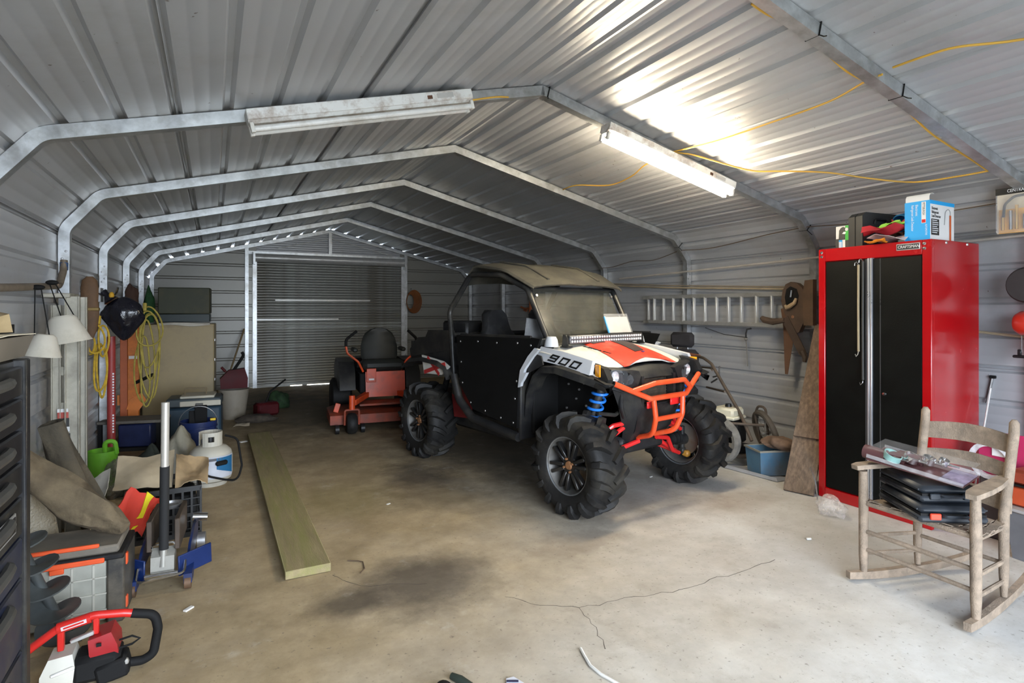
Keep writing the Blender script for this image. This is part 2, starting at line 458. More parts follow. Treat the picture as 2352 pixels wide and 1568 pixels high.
# posts either side of the door, header and gable stub
fr = structure('trim_10', 'galvanised tube framing round the roller door', (0, YB - .03, 0))
for x in (.505, 3.30):
    B().box(x - .028, x + .028, -.028, .026, 0, roof_z(x, .06)).build('post', GALV, fr)
B().box(.53, 3.275, -.028, .026, 2.30, 2.355).build('header', GALV, fr)
B().box(XC - .028, XC + .028, -.028, .026, 2.355, 2.745).build('post', GALV, fr)
for a, b_ in (((1.0, 2.42), (1.86, 2.63)), ((1.92, 2.63), (3.24, 2.32))):
    B().tube([(a[0], -.02, a[1]), (b_[0], -.02, b_[1])], .006, 6).build('wire', WHITE, fr)

# ---- roller door
door = structure('door_1', 'closed grey steel roller door with a drum on top', (1.93, YB - .06, 0))
DM = mat('roller_door_steel', (.33, .34, .32), .42, .55, var=.15, scale=4, dirt=(.16, .14, .11), dscale=2.2, damt=.5, stretch=(1, 1, 6))
sl = []; W2 = 1.275
pr = [(-.0, 0), (-.010, .008), (-.012, .022), (-.004, .034), (.0, .047), (.0015, .047), (-.0025, .034), (-.0105, .022), (-.0085, .008), (.0015, 0)]
slat = B().prism(pr, 'x', -W2, W2).mesh('slat', 50); slat.materials.append(DM)
for k in range(46): inst(slat, 'slat', door, Matrix.Translation((0, rnd.uniform(-.0015, .0015), .055 + k * .047)))
SLM = mat('worn_slat_edge', (.40, .40, .385), .4, .6, var=.2)
B().box(-W2, -.73, -.016, .002, .0, .058).build('bottom_bar', DM, door)
B().box(-.73, -.03, -.016, .002, .014, .058).build('bottom_bar', DM, door)
B().box(-.53, -.45, -.016, .002, .0, .014).build('rubber_foot', DM, door)
B().box(-.03, W2, -.016, .002, .0, .058).build('bottom_bar', DM, door)
B().box(-W2, .1, -.018, -.012, 1.16, 1.185).build('stiffener_bar', SLM, door)
B().box(-W2 + .3, W2 - .6, -.018, -.012, 1.50, 1.522).build('stiffener_bar', SLM, door)
for sx in (-1, 1):
    B().box(sx * 1.27, sx * 1.335, -.035, .03, 0, 2.22).build('guide_rail', GALV, door)
B().cyl((-1.30, -.075, 2.235), (1.30, -.075, 2.235), .072, n=24).build('drum', mat('drum_steel', (.55, .55, .54), .35, .3, var=.1, dirt=(.3, .28, .25), damt=.3), door)
B().box(-1.335, -1.30, -.16, .03, 2.12, 2.33).box(1.30, 1.335, -.16, .03, 2.12, 2.33).build('drum_bracket', GALV, door)

# ---- front wall behind the viewer with a wide open doorway
wall_front = structure('wall_front', 'ribbed steel front wall with the open doorway')
B().box(XL, -.35, YF - .03, YF, 0, 1.95).build('panel', PAN, wall_front)
B().box(2.85, XR, YF - .03, YF, 0, 1.95).build('panel', PAN, wall_front)
B().prism([(XL, 1.95), (-.35, 1.95), (-.35, 2.28), (2.85, 2.28), (2.85, 1.95), (XR, 1.95), (4.476, 2.16), (XC, 2.80), (-.70, 2.16)], 'y', YF - .03, YF).build('panel', PAN, wall_front)

# ------------------------------------------------------------------ floor
def floor_mat():
    m = bpy.data.materials.new('stained_concrete'); m.use_nodes = True; nt = m.node_tree; N = nt.nodes; L = nt.links
    b = N['Principled BSDF']; tc = N.new('ShaderNodeTexCoord'); P = tc.outputs['Object']
    def noise(sc, det=6, ro=.6):
        n = N.new('ShaderNodeTexNoise'); n.inputs['Scale'].default_value = sc; n.inputs['Detail'].default_value = det; n.inputs['Roughness'].default_value = ro; L.new(P, n.inputs[0]); return n.outputs[0]
    def rng(i, a, c, o0=0, o1=1):
        r = N.new('ShaderNodeMapRange'); r.inputs[1].default_value = a; r.inputs[2].default_value = c; r.inputs[3].default_value = o0; r.inputs[4].default_value = o1; L.new(i, r.inputs[0]); return r.outputs[0]
    def mix(f, a, c):
        x = N.new('ShaderNodeMix'); x.data_type = 'RGBA'; L.new(f, x.inputs[0])
        for k, q in ((6, a), (7, c)):
            if isinstance(q, tuple): x.inputs[k].default_value = (*q, 1)
            else: L.new(q, x.inputs[k])
        return x.outputs[2]
    big = noise(.9); mid = noise(4, 8, .7); fine = noise(45, 3)
    c = mix(rng(mid, .3, .7), (.43, .42, .39), (.56, .555, .53))
    # tan soil dragged over the slab towards the back and left (a real layer of dust with its own ragged outline)
    sep = N.new('ShaderNodeSeparateXYZ'); L.new(P, sep.inputs[0])
    ma = N.new('ShaderNodeMath'); ma.operation = 'MULTIPLY_ADD'; L.new(sep.outputs[1], ma.inputs[0]); ma.inputs[1].default_value = .35; ma.inputs[2].default_value = 0
    mb = N.new('ShaderNodeMath'); mb.operation = 'MULTIPLY_ADD'; L.new(sep.outputs[0], mb.inputs[0]); mb.inputs[1].default_value = -.64; L.new(ma.outputs[0], mb.inputs[2])
    mc = N.new('ShaderNodeMath'); mc.operation = 'MULTIPLY_ADD'; L.new(big, mc.inputs[0]); mc.inputs[1].default_value = 1.6; L.new(mb.outputs[0], mc.inputs[2])
    soil = rng(mc.outputs[0], -.35, 1.35, .0, .93)
    c = mix(soil, c, mix(rng(mid, .35, .65), (.28, .205, .105), (.44, .34, .195)))
    c = mix(rng(noise(2.2, 9, .75), .56, .72, 0, .35), c, (.20, .155, .11))
    def stain_or_darken(x, y, rx, ry, amt, col=(.075, .06, .045), seed=3.0):
        nonlocal c
        mp = N.new('ShaderNodeMapping'); mp.vector_type = 'POINT'; L.new(P, mp.inputs[0])
        mp.inputs['Location'].default_value = (-x / rx, -y / ry, 0); mp.inputs['Scale'].default_value = (1 / rx, 1 / ry, 1)
        ln = N.new('ShaderNodeVectorMath'); ln.operation = 'LENGTH'; L.new(mp.outputs[0], ln.inputs[0])
        ad = N.new('ShaderNodeMath'); ad.operation = 'MULTIPLY_ADD'; L.new(mid, ad.inputs[0]); ad.inputs[1].default_value = .9; L.new(ln.outputs[1], ad.inputs[2])
        c = mix(rng(ad.outputs[0], 1.5, .85, 0, amt), c, col)
    for s in STAINS_AND_DARK_AREAS: stain_or_darken(*s)
    c = mix(rng(noise(1.5, 10, .72), .5, .68, 0, .30), c, (.33, .28, .22))
    c = mix(rng(noise(7, 10, .8), .55, .72, 0, .40), c, (.24, .19, .135))
    c = mix(rng(noise(3.1, 9, .75), .58, .70, 0, .30), c, (.62, .60, .55))
    c = mix(rng(fine, .62, .72, 0, .6), c, (.14, .115, .09))
    L.new(c, b.inputs['Base Color'])
    L.new(rng(mid, .2, .8, .62, .85), b.inputs['Roughness']); b.inputs['Specular IOR Level'].default_value = .35
    bp = N.new('ShaderNodeBump'); bp.inputs['Strength'].default_value = .25; bp.inputs['Distance'].default_value = .01; L.new(mid, bp.inputs['Height']); L.new(bp.outputs[0], b.inputs['Normal'])
    return m
STAINS_AND_DARK_AREAS = [(.93, 2.75, .42, .36, .82), (.56, 2.72, .20, .17, .74), (1.47, 4.55, .30, .42, .75), (1.9, 2.78, .35, .16, .35, (.14, .09, .06)), (1.1, 8.2, 1.3, 2.2, .72, (.05, .04, .028)), (.3, 9.6, 1.4, 1.2, .6, (.05, .04, .028)),
    (1.55, 4.1, .55, .6, .35, (.12, .09, .06)), (2.6, 3.6, .9, .9, .35, (.08, .07, .055)), (.8, 4.2, .45, .5, .3, (.2, .17, .04)), (3.1, 2.0, .9, .5, .3, (.26, .24, .21)), (2.4, 5.2, 1.0, 1.6, .65, (.04, .035, .03)), (.95, 5.6, .35, .5, .3, (.12, .085, .05)), (3.3, 2.9, .5, .25, .3, (.22, .14, .09))]  # oil stains, plus broad dark areas at the back and beneath the buggy
floor = tag(B().box(XL - .1, XR + .1, YF - .6, YB + .15, -.12, 0).build('floor', floor_mat()), 'stained and cracked concrete slab', None, None, 'structure')
ground = tag(B().box(-25, 30, -25, 40, -.2, -.13).build('floor_outside', mat('outside_ground', (.16, .16, .13), .9)), 'ground outside the shed', None, None, 'structure')
CRACK = mat('crack_dark', (.06, .05, .04), .9)  # dark tone of the flat crack strips
def crack(pts, w):
    b = B(); g = []
    for i, (x, y) in enumerate(pts):
        a = Vector(pts[max(i - 1, 0)]); c_ = Vector(pts[min(i + 1, len(pts) - 1)]); d = (c_ - a).normalized(); n = Vector((-d.y, d.x)) * (w * rnd.uniform(.5, 1.2) / 2)
        g.append([(x - n.x, y - n.y, .0004), (x + n.x, y + n.y, .0004)])
    b.sheet(g, .0006).build('crack', CRACK, floor)
def jag(a, b_, n, amp):
    a, b_ = Vector(a), Vector(b_); d = b_ - a; q = Vector((-d.y, d.x)).normalized(); out = []
    for i in range(n + 1): out.append(tuple(a + d * (i / n) + q * rnd.uniform(-amp, amp) * (0 if i in (0, n) else 1)))
    return out
# ------------------------------------------------------------------ side-by-side buggy (local +Y forward, +X its right hand side)
utv = thing('side_by_side_vehicle', 'white and red off-road buggy with knobbly mud tyres and orange bull bar', 'vehicle', (2.74, 3.305, 0), R(180 + 11.2))
UW = mat('buggy_white', (.66, .655, .61), .42, var=.05, dirt=(.50, .45, .33), dscale=6, damt=.35)
UG = mat('buggy_silver_white', (.55, .57, .60), .4, var=.05)
UR = mat('buggy_red', (.72, .045, .02), .42, var=.08, dirt=(.55, .16, .10), dscale=9, damt=.3)
UO = mat('bull_bar_orange', (.80, .085, .02), .38, var=.08, dirt=(.68, .13, .05), dscale=5, damt=.3, coat=.3)
UA = mat('suspension_red', (.70, .02, .02), .35, var=.08, coat=.3)
UB = mat('buggy_black_plastic', (.014, .014, .015), .5, var=.25, scale=9, dirt=(.045, .042, .034), dscale=4, damt=.4, spec=.35)
UROOF = mat('dusty_roof_plastic', (.040, .038, .031), .6, var=.25, scale=5, dirt=(.095, .086, .064), dscale=4, damt=.6)
DOORB = mat('door_black_vinyl', (.004, .004, .004), .7, var=.3, spec=.2)
COIL = mat('spring_blue', (.02, .20, .72), .35, var=.08)
LENS = clear('lens_plastic', (.9, .93, .95), .07, .05)

def tyre_mesh():
    b = B(); my = Matrix.Rotation(R(90), 4, 'Y')
    prof = [(.185, -.105), (.20, -.118), (.25, -.132), (.285, -.128), (.308, -.108), (.318, -.06), (.320, 0), (.318, .06), (.308, .108), (.285, .128), (.25, .132), (.20, .118), (.185, .105), (.178, .09), (.178, -.09)]
    b.lathe(prof, 48, my, closed=True)
    n = 16
    for side in (-1, 1):
        for i in range(n):
            a0 = 2 * pi * (i + (.5 if side > 0 else 0)) / n
            path = [(.0, .318, 0), (.045, .318, .10), (.085, .313, .17), (.112, .303, .215), (.130, .276, .225), (.133, .245, .215)]
            hts = [.022, .030, .033, .030, .020, .006]; wid = [.016, .019, .021, .022, .020, .014]
            secs = []
            for (x, r, da), h, w in zip(path, hts, wid):
                a = a0 + da
                rad = Vector((0, cos(a), sin(a))); tan = Vector((0, -sin(a), cos(a)))
                t = min(1, max(0, (x - .09) / .045)); nrm = (rad * (1 - t * .8) + Vector((side, 0, 0)) * t).normalized()
                c = Vector((side * x, 0, 0)) + rad * r; ww = w * 1.0
                ax = (tan + Vector((-side * .9 * (1 - t), 0, 0))).normalized()
                secs.append([c - ax * ww * 1.25 - nrm * .006, c + ax * ww * 1.25 - nrm * .006, c + ax * ww * .8 + nrm * h, c - ax * ww * .8 + nrm * h])
            b.loft(secs)
    return b
def rim_mesh():
    b = B(); my = Matrix.Rotation(R(90), 4, 'Y')
    b.lathe([(.190, .092), (.194, .100), (.190, .104), (.180, .100), (.172, .085), (.160, .060), (.158, -.06), (.172, -.088), (.188, -.100), (.193, -.096), (.178, -.08), (.168, -.055), (.168, .055), (.180, .085)], 40, my, closed=True)
    return b
def lip_mesh():
    my = Matrix.Rotation(R(90), 4, 'Y'); b = B()
    for s in (1, -1): b.lathe([(.186, s * .100), (.196, s * .103), (.196, s * .108), (.188, s * .109), (.182, s * .104)], 40, my, closed=True)
    return b
def spokes_mesh():
    b = B()
    for i in range(6):
        a = 2 * pi * i / 6 + .3
        for da in (-.17, .17):
            p0 = Vector((.072, .05 * cos(a + da * 1.5), .05 * sin(a + da * 1.5))); p1 = Vector((.082, .168 * cos(a + da), .168 * sin(a + da)))
            b.beam(p0, p1, .024, .04, up=(1, 0, 0), ch=.005)
    b.lathe([(.0, .082), (.058, .082), (.066, .074), (.066, .045), (0, .045)], 24, Matrix.Rotation(R(90), 4, 'Y'))
    return b
tyM, rmM, spM = tyre_mesh().mesh('tyre', 45), rim_mesh().mesh('rim'), spokes_mesh().mesh('spokes')
RIMK = mat('rim_black', (.02, .02, .02), .35, .3, var=.3, dirt=(.07, .06, .05), damt=.35)
RIML = mat('rim_barrel_grey', (.13, .125, .115), .55, .4, var=.35); lipM = lip_mesh().mesh('rim_lip'); lipM.materials.append(mat('rim_lip_alloy', (.36, .38, .40), .3, .8, var=.15))
tyM.materials.append(RUBBER); rmM.materials.append(RIML); spM.materials.append(RIMK)
capM = B().lathe([(0, .094), (.024, .092), (.029, .086), (.030, .078), (0, .078)], 20, Matrix.Rotation(R(90), 4, 'Y')).mesh('hub_cap'); capM.materials.append(RUST)
HUBR = mat('hub_cap_rusty_tan', (.28, .13, .055), .7, .2, var=.35, scale=30); capM.materials[0] = HUBR
nutM = B().cyl((.078, 0, 0), (.097, 0, 0), .009, .007, 6).mesh('wheel_nut'); nutM.materials.append(HUBR)
brb = B().lathe([(.03, -.02), (.125, -.02), (.125, -.026), (.03, -.026)], 28, Matrix.Rotation(R(90), 4, 'Y'), closed=True)
brM = brb.mesh('brake_disc'); brM.materials.append(mat('worn_disc', (.30, .28, .25), .5, .6, var=.3, dirt=(.2, .12, .05), damt=.5))
clM = B().obox((-.035, .085, .05), (.05, .05, .10), Matrix.Rotation(.5, 4, 'X'), .008).mesh('brake_caliper'); clM.materials.append(mat('cast_caliper', (.42, .41, .38), .6, .3, var=.25, scale=25))
knM = B().cyl((-.12, 0, 0), (.05, 0, 0), .038, .05, 14).cyl((-.05, 0, -.09), (-.05, 0, .10), .02, n=10).obox((-.05, 0, -.09), (.05, .05, .05), None, .01).mesh('knuckle'); knM.materials.append(UB)
gdM = B().obox((-.04, -.03, -.11), (.05, .06, .05), None, .012).mesh('ball_joint'); gdM.materials.append(mat('amber_grease_cap', (.42, .20, .03), .5, var=.2))
for y, st in ((0, 1), (-1.96, 0)):
    for sx in (1, -1):
        w = bpy.data.objects.new('wheel', None); w.empty_display_size = .05; COL.objects.link(w); w.parent = utv
        w.location = (sx * .605, y, .335)
        w.rotation_euler = (0, 0, 0 if sx > 0 else pi)
        roll = Matrix.Rotation(.35 * y + sx, 4, 'X')
        for me in (tyM, rmM, lipM, spM, capM): inst(me, me.name, w, roll)
        for i in range(4):
            a = pi / 4 + i * pi / 2 + .2; inst(nutM, 'wheel_nut', w, roll @ Matrix.Translation((0, .043 * cos(a), .043 * sin(a))))
        for me in (brM, clM, knM, gdM): inst(me, me.name, w, Matrix())

# ---- roll cage
def both(fn):
    for sx in (1, -1): fn(sx)
cage = B()
for sx in (1, -1):
    cage.tube(fillet([(sx * .60, -1.50, .62), (sx * .60, -1.55, 1.12), (sx * .58, -1.62, 1.34), (sx * .53, -1.36, 1.655), (sx * .52, -.95, 1.635), (sx * .485, -.66, 1.515), (sx * .475, -.40, 1.06), (sx * .47, -.38, .95)], .09, 5), .023, 10)
    cage.tube([(sx * .53, -1.36, 1.64), (sx * .57, -1.57, 1.38)], .018, 8)
cage.tube([(-.53, -1.36, 1.655), (.53, -1.36, 1.655)], .022, 10).tube([(-.49, -.68, 1.515), (.49, -.68, 1.515)], .02, 10).tube([(-.58, -1.60, 1.13), (.58, -1.60, 1.13)], .022, 10).tube([(-.46, -.42, 1.09), (.46, -.42, 1.09)], .018, 8)
cage.build('roll_cage', mat('cage_black', (.03, .03, .03), .4, .3, var=.3, dirt=(.10, .09, .07), damt=.4), utv)
# ---- roof with folded edges
def sec_roof(y, zc, hw, dz, zs):
    return [(-hw - .015, y, zs - dz), (-hw, y, zs), (-hw * .72, y, zc), (-hw * .25, y, zc + .012), (0, y, zc + .004), (hw * .25, y, zc + .012), (hw * .72, y, zc), (hw, y, zs), (hw + .015, y, zs - dz)]
rows = [sec_roof(-1.47, 1.585, .53, .015, 1.565), sec_roof(-1.42, 1.64, .54, .015, 1.62), sec_roof(-1.29, 1.745, .545, .015, 1.725), sec_roof(-1.22, 1.75, .545, .015, 1.727), sec_roof(-.90, 1.70, .545, .015, 1.68), sec_roof(-.83, 1.675, .535, .015, 1.658), sec_roof(-.60, 1.565, .50, .015, 1.545), sec_roof(-.57, 1.545, .49, .015, 1.528)]
B().sheet([[Vector(p) for p in r] for r in rows], -.012).build('roof', UROOF, utv, 30)
rr_ = B()
for x in (-.30, .30): B().tube([(x, -1.24, 1.757), (x, -.90, 1.708), (x * .95, -.64, 1.588)], .014, 6).build('roof_rib', UROOF, utv)
# ---- windscreen
WS = clear('dusty_windscreen', (.085, .082, .064), .52, .22, .30, 7); WS.node_tree.nodes['Principled BSDF'].inputs['Specular IOR Level'].default_value = .25
B().prism([(-.45, 0), (.45, 0), (.452, .06), (.432, .465), (-.432, .465), (-.452, .06)], 'z', -.0025, .0025).xf(frame((0, -.462, 1.095), (1, 0, 0), (0, -.205, .425))).build('windscreen', WS, utv)
for x in (-1, 1):
    for t in (.10, .86):
        B().cyl((x * .425, -.462 - .205 * t + .004, 1.095 + .425 * t), (x * .425, -.462 - .205 * t + .02, 1.10 + .425 * t), .011, n=8).build('screen_fastener', STEEL, utv)
B().beam((-.45, -.455, 1.085), (.45, -.455, 1.085), .03, .02, ch=.004).build('windscreen_base', UB, utv)
# ---- bonnet
def hood_z(x, y):
    t = (y + .42) / .54; ax = abs(x)
    z = 1.098 - .02 * t - .108 * t * t
    z -= .05 * max(0, (ax - .22) / .36) ** 2 * (1 + .4 * t)
    if ax < .24: z += .022 * (1 - (ax / .24) ** 2) ** .5 if ax < .24 else 0
    return z
def hood_edge(ax): return .105 - (.0 if ax > .30 else .06 * (1 - ax / .30) * 0 ) + (.02 if ax > .33 else 0)
rows = []
xs = [-.575, -.545, -.50, -.42, -.34, -.30, -.24, -.16, -.08, 0, .08, .16, .24, .30, .34, .42, .50, .545, .575]
for j in range(11):
    t = j / 10; row = []
    for x in xs:
        y = -.42 + .535 * t; xx = x * (1 - .06 * t)
        row.append(Vector((xx, y, hood_z(x, y))))
    rows.append(row)
B().sheet(rows, -.008).build('bonnet', UW, utv, 30)
def patch(poly_fn, name, m, lift=.004, nx=13, ny=11, th=.004):
    rows = []
    for j in range(ny):
        t = j / (ny - 1); row = []
        for i in range(nx):
            x, y = poly_fn(i / (nx - 1), t); row.append(Vector((x, y, hood_z(x / (1 - .06 * (y + .42) / .535), y) + lift)))
        rows.append(row)
    return B().sheet(rows, -th).build(name, m, utv, 30)
# red centre: wide at the nose tips, narrower at the screen, chevron cut at the front
def redf(s, t):
    x = (s * 2 - 1); hw = .235 + .055 * t
    y = -.30 + .43 * t; y -= t * .055 * (1 - min(1, abs(x) * 1.25)) if abs(x) < .8 else t * .0
    return x * hw, y
rc = patch(redf, 'bonnet_centre', UR, .006)
DK = mat('decal_dark_brown', (.045, .03, .028), .5, var=.2)
patch(lambda s, t: (-.205 + .11 * t + (.20 - .08 * t) * s - .012, -.285 + .26 * t + .02 * s), 'bonnet_decal', DK, .0105, 5, 7, .003)
patch(lambda s, t: (.205 - .0 * t - (.13) * (1 - s) - .01, -.285 + .04 * t), 'bonnet_decal', DK, .0105, 5, 3, .003)
B().cyl((-.07, .0, hood_z(.07, 0) + .008), (-.07, .0, hood_z(.07, 0) + .012), .013, n=16).build('badge', mat('badge_blue', (.02, .05, .25), .3), utv)
BLKD = mat('decal_black', (.01, .01, .01), .5)
nz = Vector((-.02, .05, 1)).normalized()
text('OVERHEAD CAM', 'bonnet_lettering', frame((.287, -.27, hood_z(.285, -.27) + .003), (.10, 1, -.115), (-1, .10, .06)), utv, BLKD, .024, .2, xs=1.6, depth=.002)
# ---- side panels, flares
def side(sx):
    x0 = .575
    pl = [(-.42, 1.085), (-.30, 1.082), (.055, 1.012), (.10, .945), (-.20, .995), (-.30, 1.005), (-.455, 1.02), (-.50, .96), (-.475, .885), (-.60, .785), (-.57, .90), (-.46, 1.04)]
    pt_ = [(-.435, 1.082), (-.20, 1.056), (.075, 1.012)]; pb_ = [(-.47, .995), (-.22, .972), (.09, .925)]
    B().loft([[(sx * .515, y, z) , (sx * .545, y, z + .004), (sx * .590, yb, zb), (sx * .555, yb, zb)] for (y, z), (yb, zb) in zip(pt_, pb_)]).build('side_panel', UG, utv)
    B().prism([(-.345, 1.085), (-.30, 1.075), (-.365, 1.02), (-.455, .925), (-.50, .80), (-.53, .79), (-.505, .915), (-.42, 1.02)], 'x', sx * .665, sx * .688).build('side_panel', UG, utv)
    B().prism([(-.43, .905), (-.485, .895), (-.525, .79), (-.47, .85)], 'x', sx * .664, sx * .689).build('side_panel', UG, utv)
    B().prism([(-.36, 1.04), (-.30, 1.03), (-.28, .97), (-.44, .90), (-.455, .93)], 'x', sx * .655, sx * .666).build('panel_insert', UB, utv)
    # flare: lofted lip curving over the tyre, wide rubbery plastic
    secs = []
    for y, z, w, h in ((-.52, .60, .055, .03), (-.50, .76, .06, .03), (-.43, .88, .07, .035), (-.33, .95, .09, .04), (-.18, .962, .09, .045), (.0, .932, .05, .05), (.13, .900, -.02, .05), (.225, .868, -.10, .05)):
        secs.append([(sx * .50, y, z), (sx * (.585), y, z + .010), (sx * (.60 + w * .5), y, z + .0), (sx * (.60 + w * .55), y, z - h), (sx * (.60 + w * .4), y, z - h), (sx * .585, y, z - .016), (sx * .50, y, z - .02)])
    B().loft(secs).build('wheel_arch', UB, utv)
    # inner wheel-well liner, with bolts
    B().prism([(-.56, .40), (-.40, .42), (-.05, .72), (.16, .84), (.19, .93), (-.25, 1.0), (-.44, .93), (-.53, .76)], 'x', sx * .30, sx * .315).build('inner_liner', MATTE, utv)
    B().box(sx * .30, sx * .66, -.565, -.53, .40, .95, .01).build('footwell_panel', UB, utv)
    for (y, z) in ((-.38, .80), (-.30, .70), (-.22, .82), (-.12, .76), (-.20, .66), (-.33, .88), (-.05, .70), (-.27, .77), (-.40, .62)):
        B().cyl((sx * .315, y, z), (sx * .324, y, z), .008, n=8).build('liner_bolt', mat('zinc_bolt', (.6, .6, .6), .3, .8), utv)
both(side)
text('900', 'side_number', frame((.5945, -.325, 1.005), (0, 1, -.17), (0, -.17 + .35, 1)) , utv, BLKD, .105, 0.0, xs=1.35)
bpy.data.objects.remove(bpy.data.objects['side_number'], do_unlink=True)
# squared italic digits 9 0 0 built from bars
def digit(b, ox, segs):
    w, h, t = .078, .056, .013
    S = {'t': (0, h - t, w, h), 'm': (0, h / 2 - t / 2, w, h / 2 + t / 2), 'b': (0, 0, w, t), 'l': (0, 0, t * 1.15, h), 'r': (w - t * 1.15, 0, w, h), 'L': (0, h / 2, t * 1.15, h)}
    for q in segs:
        x0, y0, x1, y1 = S[q]; k = .55
        b.prism([(ox + x0 + y0 * k, y0), (ox + x1 + y0 * k, y0), (ox + x1 + y1 * k, y1), (ox + x0 + y1 * k, y1)], 'z', 0, .0012)
dg = B(); digit(dg, 0, 'tmbLr'); digit(dg, .108, 'tblr'); digit(dg, .216, 'tblr')
# local x runs forward along the fender (seen from the vehicle's right side, forward is to the viewer's right)
dg.xf(frame((.586, -.325, .993), (0, 1, -.14), (-.42, .10, 1))).build('side_number', BLKD, utv)
# ---- nose: black mask with headlight pods and grille
def nose():
    b = B()
    rows = []
    for (z, y, hw) in ((.952, .085, .30), (.942, .135, .33), (.912, .17, .36), (.88, .185, .33)):
        rows.append([Vector((x * hw, y - .06 * abs(x) ** 2, z - .012 * abs(x))) for x in (-1, -.8, -.6, -.3, 0, .3, .6, .8, 1)])
    b.sheet(rows, .02); return b
nose().build('nose_top', UB, utv)
def pod(sx):
    b = B()
    # bezel block round the lamp, swept back outwards
    out = [(.20, .185, .935), (.33, .155, .962), (.45, .11, .968), (.515, .07, .965), (.52, .08, .90), (.48, .12, .845), (.36, .175, .80), (.235, .20, .83), (.20, .20, .90)]
    o = [Vector((sx * x, y, z)) for x, y, z in out]
    inn = [Vector((sx * x, y + .012, z)) for x, y, z in ((.275, .178, .905), (.33, .165, .945), (.41, .140, .955), (.455, .118, .945), (.455, .118, .90), (.41, .145, .865), (.35, .166, .845), (.285, .182, .855), (.27, .184, .88))]
    back = [v + Vector((0, -.13, 0)) for v in o]; ib = [v + Vector((0, -.05, 0)) for v in inn]
    n = len(o); b.add(back + o + inn + ib, [])
    for i in range(n):
        j = (i + 1) % n
        b.f += [[i, j, n + j, n + i], [n + i, n + j, 2 * n + j, 2 * n + i], [2 * n + i, 2 * n + j, 3 * n + j, 3 * n + i]]
    b.f += [[3 * n + i for i in range(n)], list(range(n))]
    b.build('headlight_pod', UB, utv)
    hl = B(); c = sum((v for v in ib), Vector()) / n
    hl.add([v + Vector((0, .006, 0)) for v in ib] + [c + Vector((0, -.0, 0))], [[i, (i + 1) % n, n] for i in range(n)])
    h = hl.build('headlight', mat('lamp_reflector', (.45, .46, .48), .15, .9, var=.5, scale=30), utv)
    rb = B()
    for (x, z, r) in ((.325, .888, .036), (.405, .905, .040)):
        m = frame((sx * x, .135, z), (1, .2, 0), (0, 0, 1)); rb.lathe([(.0, -.012), (r * .5, -.006), (r * .9, .012), (r, .024), (r * .94, .024), (r * .45, -.002), (0, -.006)], 18, Matrix.Translation((sx * x, .125, z)) @ Matrix.Rotation(R(-90), 4, 'X'))
    rb.build('reflector_bowl', mat('lamp_bowl', (.8, .81, .83), .28, .7, var=.1), h)
    le = B().add(inn + [sum(inn, Vector()) / n + Vector((0, .012, 0))], [[i, (i + 1) % n, n] for i in range(n)]).build('lens', LENS, h)
    B().obox((sx * .535, .115, .952), (.012, .055, .078), Matrix.Rotation(sx * -.25, 4, 'Z'), .003).build('amber_reflector', mat('amber', (.85, .33, .01), .3, var=.05), utv)
    B().prism([(.02, .998), (.07, .992), (.16, .97), (.20, .90), (.175, .84), (.10, .90), (.07, .935)], 'x', sx * .48, sx * .53).build('lamp_surround', UB, utv)
    # lower nose side plate
    B().loft([[(sx * .42, .13, .84), (sx * .30, .20, .80), (sx * .24, .215, .82), (sx * .30, .06, .85)],
              [(sx * .34, .12, .70), (sx * .24, .20, .68), (sx * .20, .21, .70), (sx * .24, .05, .70)],
              [(sx * .245, .08, .52), (sx * .205, .14, .52), (sx * .17, .14, .52), (sx * .20, .02, .52)],
              [(sx * .205, .03, .42), (sx * .19, .08, .42), (sx * .15, .08, .42), (sx * .17, -.02, .42)]]).build('nose_side_plate', UB, utv)
both(pod)
gb = B().box(-.20, .20, .12, .15, .868, .912, .006)
for k in range(9): gb.obox((-.16 + .04 * k, .155, .89), (.03, .012, .03), Matrix.Rotation(.6, 4, 'Y'), .003)
gb.build('grille_bar', UB, utv)
B().box(-.19, -.165, .14, .20, .68, .90).box(.165, .19, .14, .20, .68, .90).box(-.19, .19, .14, .19, .68, .70).build('grille_frame', UB, utv)
rd = B().box(-.165, .165, .115, .135, .70, .89)
for k in range(9): rd.box(-.165, .165, .135, .139, .71 + .02 * k, .716 + .02 * k)
rd.build('radiator', mat('muddy_radiator', (.055, .042, .028), .8, .1, var=.5, scale=30, dirt=(.10, .075, .04), damt=.5), utv)
B().loft([[(-.22, .20, .69), (.22, .20, .69), (.22, .05, .69), (-.22, .05, .69)], [(-.20, .15, .52), (.20, .15, .52), (.20, .0, .52), (-.20, .0, .52)], [(-.17, .06, .42), (.17, .06, .42), (.17, -.05, .40), (-.17, -.05, .40)]]).build('skid_nose', UB, utv)
# ---- bull bar
bb = B()
bb.tube(fillet([(.475, .20, .872), (.20, .279, .757), (-.20, .279, .757), (-.475, .20, .872)], .04, 5), .0185, 12)
bb.build('bull_bar', UO, utv)
B().tube(fillet([(.345, .24, .815), (.165, .29, .86), (-.165, .29, .86), (-.29, .255, .795)], .035, 5), .0175, 12).build('bar_hoop', UO, utv)
for sx in (1, -1):
    B().tube(fillet([(sx * .165, .277, .755), (sx * .150, .285, .62), (sx * .125, .24, .50), (sx * .095, .085, .452)], .10, 6), .0185, 12).build('bar_upright', UO, utv)
    B().obox((sx * .13, .235, .705), (.10, .012, .045), None, .003).build('bar_bracket', UA, utv)
    B().cyl((sx * .475, .20, .872), (sx * .482, .198, .875), .0165, n=12).build('bar_plug', MATTE, utv)
B().tube([(.147, .278, .612), (-.147, .278, .612)], .017, 12).build('bar_crosspiece', UO, utv)
